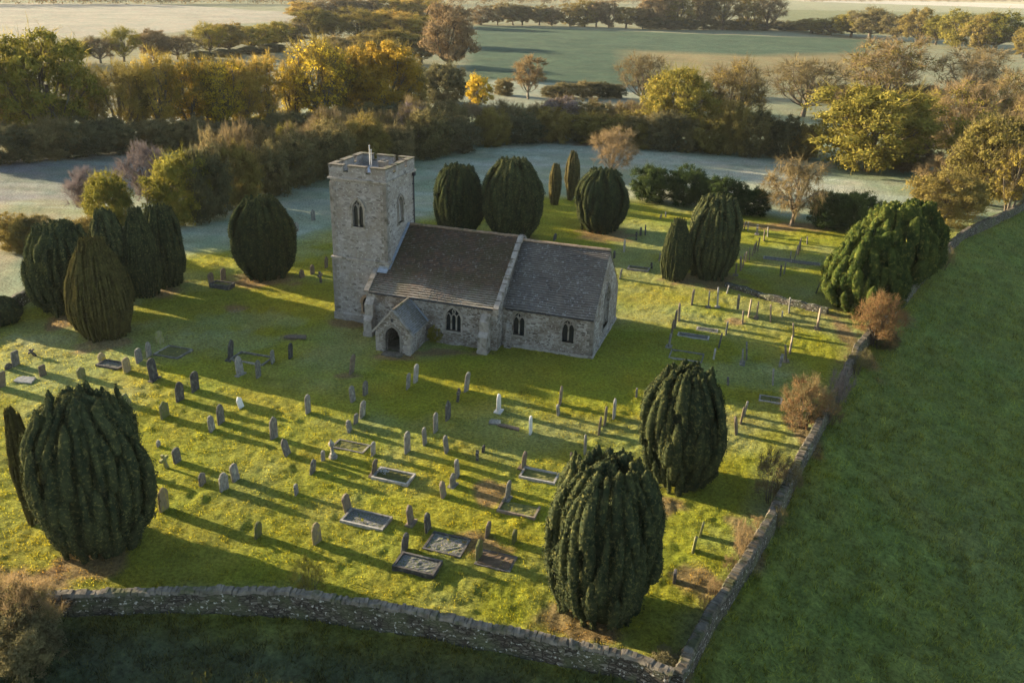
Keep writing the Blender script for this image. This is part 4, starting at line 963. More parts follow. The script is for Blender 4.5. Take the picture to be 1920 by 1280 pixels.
# the belt of autumn trees on the left
BELT = [(88, 282, 52, 178, 'oak', 1, 'olive', 'big olive-gold oak at the far left of the autumn belt'), (-25, 285, 75, 110, 'oak', 2, 'olive_brown', 'brown oak cut by the left edge of the photo'),
        (222, 268, 112, 120, 'bare', 1, 'olive_brown', 'bare multi-stemmed tree right of the big olive-gold oak'), (298, 262, 82, 95, 'upright', 1, 'gold_brown', 'gold-brown open tree with tall bare stems, left of the yellow pair'),
        (352, 258, 90, 105, 'upright', 2, 'orange', 'orange-topped slender tree at the middle of the autumn belt'), (415, 256, 94, 110, 'upright', 3, 'yellow', 'yellow slender tree with a row of thin trunks in the autumn belt'),
        (492, 246, 88, 105, 'upright', 1, 'gold_brown', 'sandy gold fan-shaped tree left of the brightest yellow tree'), (600, 240, 52, 150, 'upright', 2, 'yellow', 'brightest yellow dome-shaped tree, in the middle of the belt'),
        (548, 240, 105, 70, 'upright', 3, 'yellow', 'shorter yellow tree tucked under the brightest yellow dome'), (716, 232, 62, 160, 'mass', 2, 'orange', 'broad orange tree at the right end of the autumn belt'),
        (665, 230, 78, 90, 'upright', 1, 'orange', 'orange tree between the brightest yellow dome and the broad orange tree'), (770, 225, 100, 70, 'round', 3, 'olive_brown', 'olive-brown tree on the right flank of the broad orange tree'),
        (25, 272, 104, 100, 'thin', 2, 'olive', 'thin olive tree between the left edge and the big olive-gold oak'), (165, 272, 118, 90, 'thin', 1, 'olive_brown', 'half-bare tree on the right flank of the big olive-gold oak'),
        (258, 262, 104, 84, 'upright', 3, 'olive_brown', 'open brownish tree just right of the bare multi-stemmed tree'), (386, 254, 104, 80, 'upright', 1, 'yellow', 'low yellow tree filling the gap after the orange-topped slender one'),
        (452, 250, 100, 86, 'upright', 2, 'gold_brown', 'gold-brown tree left of the sandy gold fan-shaped one'), (640, 236, 92, 80, 'upright', 3, 'orange', 'amber tree squeezed between the yellow dome and the orange trees')]
for (u, v, vt, wp, k, i, m, lab) in BELT:
    T('autumn_tree', (k, i), u, v, vt, wp * 1.06, m, lab, 'tree', 'belt of autumn trees beyond the hedge', twigm='olive_brown' if m in ('yellow', 'orange') else None, seed=u)
ORD = ['first', 'second', 'third', 'fourth', 'fifth', 'sixth', 'seventh', 'eighth', 'ninth', 'tenth', 'eleventh', 'twelfth', 'thirteenth', 'fourteenth', 'fifteenth', 'sixteenth', 'seventeenth', 'eighteenth', 'nineteenth', 'twentieth']
def lerp_line(line, u):
    for (a, b), (c, d) in zip(line[:-1], line[1:]):
        if a <= u <= c: return b + (d - b) * (u - a) / (c - a)
    return line[-1][1]
def row(name, kinds, us, base, topl, wpx, looks, where, cat, group, seed, jitter=.15, tw=None):
    """a row of plants of which each is a thing of its own; looks: (material, adjective)"""
    rnd = random.Random(seed)
    for i, u in enumerate(us):
        m, adj = looks[rnd.randrange(len(looks))]; k = kinds[rnd.randrange(len(kinds))]; uu = u + rnd.uniform(-6, 6)
        vb = lerp_line(base, uu); vt = lerp_line(topl, uu) + rnd.uniform(-1, 1) * jitter * (vb - lerp_line(topl, uu)); wp = wpx * rnd.uniform(.85, 1.25)
        T(name, (k, 1 + rnd.randrange(3)), uu, vb, vt, wp, m, f'{adj} {cat}, {ORD[i]} {where}', cat, group, twigm=tw, seed=seed + i)
# overgrown hedge between church and autumn belt
HB = [(110, 452), (250, 440), (350, 425), (430, 392), (500, 366), (560, 346), (640, 328), (720, 312), (800, 295), (880, 280), (960, 270), (1040, 267), (1120, 268), (1200, 276)]
HT = [(110, 345), (200, 308), (250, 290), (350, 256), (430, 236), (520, 220), (640, 202), (720, 192), (800, 186), (900, 180), (1000, 184), (1100, 180), (1200, 188)]
T('hedge_shrub', ('bush', 1), 205, 425, 314, 96, 'olive', 'olive-gold shrub at the left end of the overgrown hedge, above the left yews', 'shrub', 'shrubs of the overgrown hedge', seed=31)
T('hedge_shrub', ('bush', 2), 335, 418, 272, 120, 'olive', 'large olive-gold shrub in the overgrown hedge left of the tower', 'shrub', 'shrubs of the overgrown hedge', seed=32)
T('hedge_shrub', ('twiggy', 1), 160, 400, 312, 90, 'purple', 'frosted purple-grey twiggy shrub at the far left end of the overgrown hedge', 'shrub', 'shrubs of the overgrown hedge', seed=33)
T('hedge_shrub', ('twiggy', 2), 275, 380, 262, 110, 'purple', 'frosted purple-grey twiggy shrub between the two olive-gold hedge shrubs', 'shrub', 'shrubs of the overgrown hedge', seed=34)
row('hedge_shrub', ['bush'], [385, 440, 500, 560, 620, 680, 740, 800, 860, 920, 980, 1040, 1100, 1160, 1205], HB, [(a, b + 22) for a, b in HT], 92, [('hedge', 'dull green-brown leafy'), ('hedge_dark', 'dark leafy'), ('olive_brown', 'olive-brown leafy')], 'from left, near side of the overgrown hedge', 'shrub', 'shrubs of the overgrown hedge', 41)
row('hedge_shrub', ['bush', 'twiggy', 'twiggy'], [400, 450, 505, 560, 615, 670, 725, 780, 835, 890, 945, 1000, 1055, 1110, 1165, 1195], [(a, b - 16) for a, b in HB], HT, 84, [('hedge', 'dull brown'), ('brown', 'bare-twigged brown'), ('purple', 'frosted purple-grey'), ('olive_brown', 'olive-brown')], 'from left, crest of the overgrown hedge', 'shrub', 'shrubs of the overgrown hedge', 42, tw='brown')
T('hedge_shrub', ('bush', 3), 540, 330, 222, 66, 'olive', 'small olive-gold shrub poking up from the hedge beyond the lone yew', 'shrub', 'shrubs of the overgrown hedge', seed=35)
row('hedge_shrub', ['bush'], [70, 120, 30, 180], [(-50, 470), (300, 470)], [(-50, 405), (300, 400)], 90, [('hedge', 'dull green'), ('olive_brown', 'olive')], 'in the scrub behind the left yews', 'shrub', 'scrub behind the left yew clump', 43)
# dark thicket at the feet of the autumn trees
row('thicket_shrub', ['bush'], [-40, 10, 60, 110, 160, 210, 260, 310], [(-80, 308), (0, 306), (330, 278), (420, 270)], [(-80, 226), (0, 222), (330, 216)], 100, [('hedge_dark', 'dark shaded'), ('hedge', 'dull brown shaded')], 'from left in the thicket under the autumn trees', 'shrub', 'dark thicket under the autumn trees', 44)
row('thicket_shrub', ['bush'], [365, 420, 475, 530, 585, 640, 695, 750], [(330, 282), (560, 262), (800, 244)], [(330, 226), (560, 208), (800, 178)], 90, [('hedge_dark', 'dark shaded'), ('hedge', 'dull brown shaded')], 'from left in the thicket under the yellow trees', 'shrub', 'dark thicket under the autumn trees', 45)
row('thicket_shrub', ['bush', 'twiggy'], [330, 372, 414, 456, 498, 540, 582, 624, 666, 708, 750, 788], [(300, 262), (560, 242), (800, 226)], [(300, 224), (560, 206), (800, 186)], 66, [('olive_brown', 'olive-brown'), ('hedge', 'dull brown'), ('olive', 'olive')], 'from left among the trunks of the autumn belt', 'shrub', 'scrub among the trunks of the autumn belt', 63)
# tree line behind the belt
row('small_tree', ['round', 'thin', 'oak'], [40, 88, 135, 180, 232, 285, 335, 385, 430, 470, 510, 548], [(0, 122), (180, 120), (330, 112), (560, 84)], [(0, 80), (180, 58), (245, 42), (330, 62), (430, 36), (560, 40)], 80, [('olive_brown', 'olive-brown'), ('olive', 'olive'), ('brown', 'dull brown')], 'from left, tree line of the white field', 'tree', 'tree line edging the white frosted field', 46)
row('hedge_shrub', ['bush'], [380, 425, 470, 515], [(300, 122), (560, 92)], [(300, 102), (560, 76)], 60, [('hedge_dark', 'low dark')], 'from left, low hedge behind the yellow trees', 'shrub', 'low dark hedge behind the yellow trees', 47)
# wood at the upper middle
row('woodland_tree', ['round', 'oak', 'far'], [575, 615, 655, 695, 735, 775, 800], [(500, 40), (820, 48)], [(500, -2), (820, -2)], 84, [('brown', 'brown'), ('olive_brown', 'olive-brown'), ('gold_brown', 'reddish brown')], 'from left, back of the upper wood', 'tree', 'trees of the upper wood', 48)
row('woodland_tree', ['round', 'oak', 'thin'], [590, 630, 672, 712, 752, 790], [(500, 72), (820, 84)], [(500, 18), (820, 20)], 84, [('olive_brown', 'olive-brown'), ('brown', 'brown'), ('gold_brown', 'golden brown')], 'from left, front of the upper wood', 'tree', 'trees of the upper wood', 49)
row('woodland_tree', ['round', 'oak'], [640, 700, 745, 785], [(500, 110), (820, 120)], [(500, 56), (820, 52)], 76, [('olive_brown', 'olive-brown'), ('hedge', 'dull green-brown')], 'from left, just behind the broad orange tree', 'tree', 'trees of the upper wood', 50)
# hedgerows of the far fields
row('field_tree', ['far', 'round'], [905, 930, 957, 985, 1012, 1036], [(880, 47), (1060, 49)], [(880, 2), (1060, 3)], 46, [('brown', 'brown'), ('hedge', 'dark brown')], 'from left in the hedgerow above the green field', 'tree', 'hedgerow trees above the green field', 51)
row('field_tree', ['far', 'round'], [1065, 1092, 1120, 1148, 1176, 1204], [(1050, 49), (1220, 55)], [(1050, 4), (1220, 2)], 48, [('brown', 'brown'), ('olive_brown', 'olive-brown'), ('hedge', 'dark brown')], 'right of the gap above the green field', 'tree', 'hedgerow trees above the green field', 52)
row('field_tree', ['thin', 'oak', 'far'], [1236, 1275, 1318, 1360, 1402, 1440], [(1200, 54), (1480, 59)], [(1200, -24), (1480, -16)], 72, [('brown', 'tall brown'), ('olive_brown', 'tall olive-brown')], 'from left in the tall top row', 'tree', 'tall trees above the green field', 53, .1, 'brown')
row('hedge_shrub', ['bush'], [1225, 1258, 1292, 1326, 1360, 1394, 1428, 1462, 1490], [(1200, 55), (1500, 58)], [(1200, 28), (1500, 40)], 54, [('hedge_dark', 'dark')], 'from left under the tall top row', 'shrub', 'dark hedge under the tall row', 54)
row('field_tree', ['round', 'far', 'oak'], [1528, 1562, 1600, 1640, 1682, 1722, 1762, 1800, 1840], [(1500, 60), (1620, 72), (1760, 86), (1950, 112)], [(1500, 36), (1590, 20), (1640, 14), (1760, 16), (1950, 20)], 76, [('olive_brown', 'olive-brown'), ('olive', 'olive'), ('hedge', 'dull brown')], 'from left in the top right row', 'tree', 'tree row at the top right', 55)
T('field_tree', ('oak', 3), 1872, 98, 17, 110, 'olive', 'large rounded olive tree at the right end of the top right row', 'tree', 'tree row at the top right', seed=56)
T('field_tree', ('round', 1), 1925, 110, 48, 60, 'olive_brown', 'brown tree cut by the right edge beside the large rounded olive tree', 'tree', 'tree row at the top right', seed=57)
# low hedge behind the birch, undergrowth of the oaks
row('hedge_shrub', ['bush'], [1030, 1062, 1095, 1128, 1160], [(1000, 182), (1200, 184)], [(1000, 156), (1200, 150)], 46, [('hedge_dark', 'low dark'), ('hedge', 'low brown')], 'from the birch in the low hedge', 'shrub', 'low hedge below the green field', 58)
row('shrub', ['bush'], [1205, 1245, 1290, 1335, 1380, 1425, 1470, 1510], [(1180, 278), (1530, 300)], [(1180, 214), (1300, 206), (1420, 190), (1530, 232)], 74, [('olive_brown', 'olive-brown'), ('hedge', 'dull brown'), ('hedge_dark', 'dark')], 'from left beneath the three oaks', 'shrub', 'undergrowth beneath the oaks', 59)
row('shrub', ['bush', 'twiggy'], [1730, 1775, 1820, 1865, 1905], [(1700, 268), (1950, 300)], [(1700, 190), (1950, 180)], 92, [('gold_brown', 'sandy'), ('brown', 'brown'), ('olive_brown', 'olive-brown')], 'from left behind the rounded olive tree', 'shrub', 'scrub at the right edge', 60, tw='straw')
row('shrub', ['twiggy', 'bush'], [1760, 1815, 1850, 1900], [(1700, 350), (1950, 372)], [(1700, 290), (1950, 260)], 90, [('gold_brown', 'sandy'), ('straw', 'straw-coloured'), ('olive_brown', 'olive-brown')], 'from left above the bend of the wall', 'shrub', 'scrub at the right edge', 61, tw='straw')
row('shrub', ['bush'], [1560, 1600, 1640, 1700, 1740], [(1500, 190), (1800, 215)], [(1500, 158), (1800, 160)], 70, [('olive_brown', 'olive-brown'), ('brown', 'brown')], 'from left behind the massive olive oak', 'shrub', 'scrub behind the massive oak', 62)
# far woodland that reads as one mass, at the very top
def far_wood():
    rs = np.random.RandomState(5); V = []
    lines = [(-300, 1240, 8, -6), (900, 1440, -14, -22), (0, 600, -3, -12), (1500, 2100, 4, -12)]
    for (u0, u1, v0, hgt) in lines:
        u = u0
        while u < u1:
            p = G(u, v0 + rs.uniform(-1, 1)) if v0 > -30 else G(u, v0); h_ = rs.uniform(9, 15); n = 420
            q = rs.normal(0, 1, (n, 3)); q /= np.linalg.norm(q, axis=1)[:, None]; q *= (rs.rand(n) ** .4)[:, None]
            pos = np.array([p.x, p.y, h_ * .5]) + q * np.array([h_ * .55, h_ * .55, h_ * .5]); V.append(cards(rs, pos, q + np.array([0, 0, .3]), .55 * np.ones(n)))
            u += rs.uniform(.5, .9) * h_ / m_per_px(u, v0) * .9
    tag(link('far_woodland', card_mesh('far_woodland', np.concatenate(V)), None, M['brown']), 'distant brown woodland along the very top of the photo', 'woodland', kind='stuff')
far_wood()
# rough growth along both faces of the right wall
row('grass_tuft', ['spiky'], [1318, 1342, 1366, 1398, 1425, 1470, 1535, 1585, 1598], [(1290, 1190), (1376, 1062), (1436, 972), (1500, 850), (1566, 726), (1612, 646)], [(1290, 1160), (1376, 1036), (1436, 948), (1500, 828), (1566, 706), (1612, 628)], 34, [('straw', 'dry straw-coloured'), ('hedge', 'dull green')], 'from the bottom inside the right wall', 'tuft', 'grass tufts inside the right wall', 91, tw='straw')
for (u, v, vt, wp, m, lab) in ((1488, 925, 880, 46, 'brown', 'brown twiggy growth outside the right wall beside the sunlit-topped yew'), (1462, 990, 950, 34, 'hedge', 'low brown twiggy growth outside the right wall, below a larger one'),
                               (1610, 700, 655, 60, 'hedge', 'dull twiggy scrub outside the wall just below the rusty orange shrub'), (1560, 795, 752, 52, 'brown', 'brown twiggy scrub outside the wall below the sparse rusty shrub'),
                               (1772, 505, 462, 44, 'hedge', 'dark twiggy scrub outside the wall past the conifers')):
    T('wall_scrub', ('spiky', 1 + u % 3), u, v, vt, wp, m, lab, 'shrub', twigm=m, seed=u)
# shrubs growing on and by the walls
T('wall_shrub', ('twiggy', 1), 1650, 648, 542, 92, 'rust', 'rusty orange shrub growing over the right wall beside the conifers', 'shrub', twigm='rust', seed=71)
T('wall_shrub', ('twiggy', 2), 1512, 800, 700, 104, 'rust', 'sparse rusty shrub halfway down the right wall', 'shrub', twigm='straw', seed=72)
T('wall_shrub', ('spiky', 1), 1450, 940, 845, 92, 'purple', 'bare brown twiggy bush on the right wall beside the sunlit-topped yew', 'shrub', twigm='brown', seed=73)
T('wall_shrub', ('spiky', 2), 1395, 1045, 975, 50, 'straw', 'dry straw-coloured growth inside the right wall near its lower end', 'shrub', twigm='straw', seed=74)
T('wall_shrub', ('spiky', 3), 1575, 765, 690, 50, 'purple', 'grey twiggy bush outside the right wall behind the sparse rusty shrub', 'shrub', twigm='purple', seed=75)
T('wall_shrub', ('spiky', 1), 578, 1112, 1052, 84, 'hedge', 'spiky grassy tuft growing against the front wall', 'shrub', twigm='olive', seed=76)
T('scrub', ('twiggy', 3), 48, 1195, 1075, 130, 'hedge', 'large tangled straw-twigged scrub in the bottom left corner', 'shrub', twigm='straw', seed=77)
T('scrub', ('twiggy', 1), -8, 1175, 1075, 95, 'hedge', 'brownish scrub cut by the left edge in the bottom left corner', 'shrub', twigm='straw', seed=78)
T('scrub', ('bush', 1), 40, 1235, 1140, 150, 'hedge_dark', 'dark shaded scrub at the foot of the bottom left corner', 'shrub', seed=79)
T('ivy', ('bush', 2), 1255, 1268, 1225, 90, 'hedge_dark', 'dark ivy over the corner where the two boundary walls meet', 'ivy', seed=80)
T('shrub', ('bush', 3), 815, 640, 603, 32, 'olive', 'small green shrub growing between porch and nave window', 'shrub', seed=81)
T('shrub', ('bush', 1), 1665, 650, 612, 50, 'hedge_dark', 'dark low shrub outside the wall under the rusty orange shrub', 'shrub', seed=82)
# ------------------------------------------------------------------ graves
def hs_outline(shape):
    if shape == 'round': top = [(.5 * math.cos(t), .78 + .22 * math.sin(t)) for t in [math.pi * k / 12 for k in range(13)]]; return [(-.5, -.12), (.5, -.12)] + top
    if shape == 'gothic':
        r = [(.5, -.12), (.5, .70)]
        for k in range(1, 7): t = k / 6; r.append((.5 - .5 * t ** 1.7, .70 + .30 * t ** .8))
        return r + [(-x, z) for x, z in reversed(r[:-1])]
    if shape == 'shoulder':
        r = [(.5, -.12), (.5, .74), (.43, .80), (.36, .80)] + [(.36 * math.cos(t), .82 + .18 * math.sin(t)) for t in [math.pi / 2 * k / 6 for k in range(7)]]
        return r + [(-x, z) for x, z in reversed(r[:-1])]
    if shape == 'square': return [(-.5, -.12), (.5, -.12), (.5, .93), (.42, 1), (-.42, 1), (-.5, .93)]
    if shape == 'ogee':
        r = [(.5, -.12), (.5, .72), (.46, .80), (.36, .84), (.24, .88), (.12, .95), (0, 1)]
        return r + [(-x, z) for x, z in reversed(r[:-1])]
HSM = {}
def hs_mesh(shape, th):
    k = (shape, round(th, 2))
    if k in HSM: return HSM[k]
    b = MB()
    if shape == 'cross':
        b.prism([(-.14, -.1), (.14, -.1), (.12, .58), (.5, .58), (.5, .78), (.12, .78), (.12, 1), (-.12, 1), (-.12, .78), (-.5, .78), (-.5, .58), (-.12, .58)], lambda x, z: (x, -th / 2, z), lambda x, z: (x, th / 2, z)); me = b.mesh('gravestone')
    elif shape == 'urn':
        prof = [(.5, -.1), (.5, .10), (.36, .12), (.36, .22), (.2, .28), (.16, .6), (.3, .66), (.34, .78), (.2, .84), (.1, .92), (.02, 1.0)]
        n = 8; vs = [(r * math.cos(2 * math.pi * k / n), r * math.sin(2 * math.pi * k / n), z) for r, z in prof for k in range(n)]
        b.add(vs, [(i * n + k, i * n + (k + 1) % n, (i + 1) * n + (k + 1) % n, (i + 1) * n + k) for i in range(len(prof) - 1) for k in range(n)]); me = b.mesh('gravestone')
    else:
        o = hs_outline(shape); b.prism(o, lambda x, z: (x, -th / 2, z), lambda x, z: (x, th / 2, z)); me = b.mesh('gravestone')
        bm = bmesh.new(); bm.from_mesh(me)
        ed = [e for e in bm.edges if len(e.link_faces) == 2 and e.calc_face_angle() > 1.2 and abs(e.verts[0].co.y - e.verts[1].co.y) < 1e-5]
        bmesh.ops.bevel(bm, geom=ed, offset=.018, segments=1, affect='EDGES'); bm.to_mesh(me); bm.free(); auto_uv(me)
    HSM[k] = me; return me
BASE = MB(); BASE.box(-.62, .62, -.16, .16, -.1, .09); BASE_ME = BASE.mesh('base')
_gr = random.Random(5)
def stone_at(u, v, vt, wd, shape, m, label, base=0, tilt=None, cat='gravestone', rz=0.0):
    p = G(u, v); h_ = max(.28, height_of(u, v, vt)); th = .11 if shape not in ('cross', 'urn') else .16
    z = hz(p.x, p.y)
    o = link('gravestone', hs_mesh(shape, th / max(.4, min(wd, 1)) if shape == 'urn' else th), None, M['hs_' + m])
    if shape == 'urn': o.scale = (wd, wd, h_)
    else: o.scale = (wd * .88, _gr.uniform(.95, 1.3), h_)
    tl = tilt if tilt is not None else (_gr.gauss(0, .085), _gr.gauss(0, .05))
    o.rotation_euler = (tl[0], tl[1], CANG - math.pi / 2 + rz + _gr.gauss(0, .07)); o.location = (p.x, p.y, z)
    tag(o, label, cat, 'gravestones of the churchyard')
    if base:
        b_ = link('base', BASE_ME, o, M['hs_' + m]); b_.scale = (1, 1.3, 1.0 / h_)
    return o
g, d, p_, w_, oc, ms, br = 'grey', 'dark', 'pale', 'white', 'ochre', 'moss', 'brown'
R_, GO, SH, SQ, OG, CR, UR = 'round', 'gothic', 'shoulder', 'square', 'ogee', 'cross', 'urn'
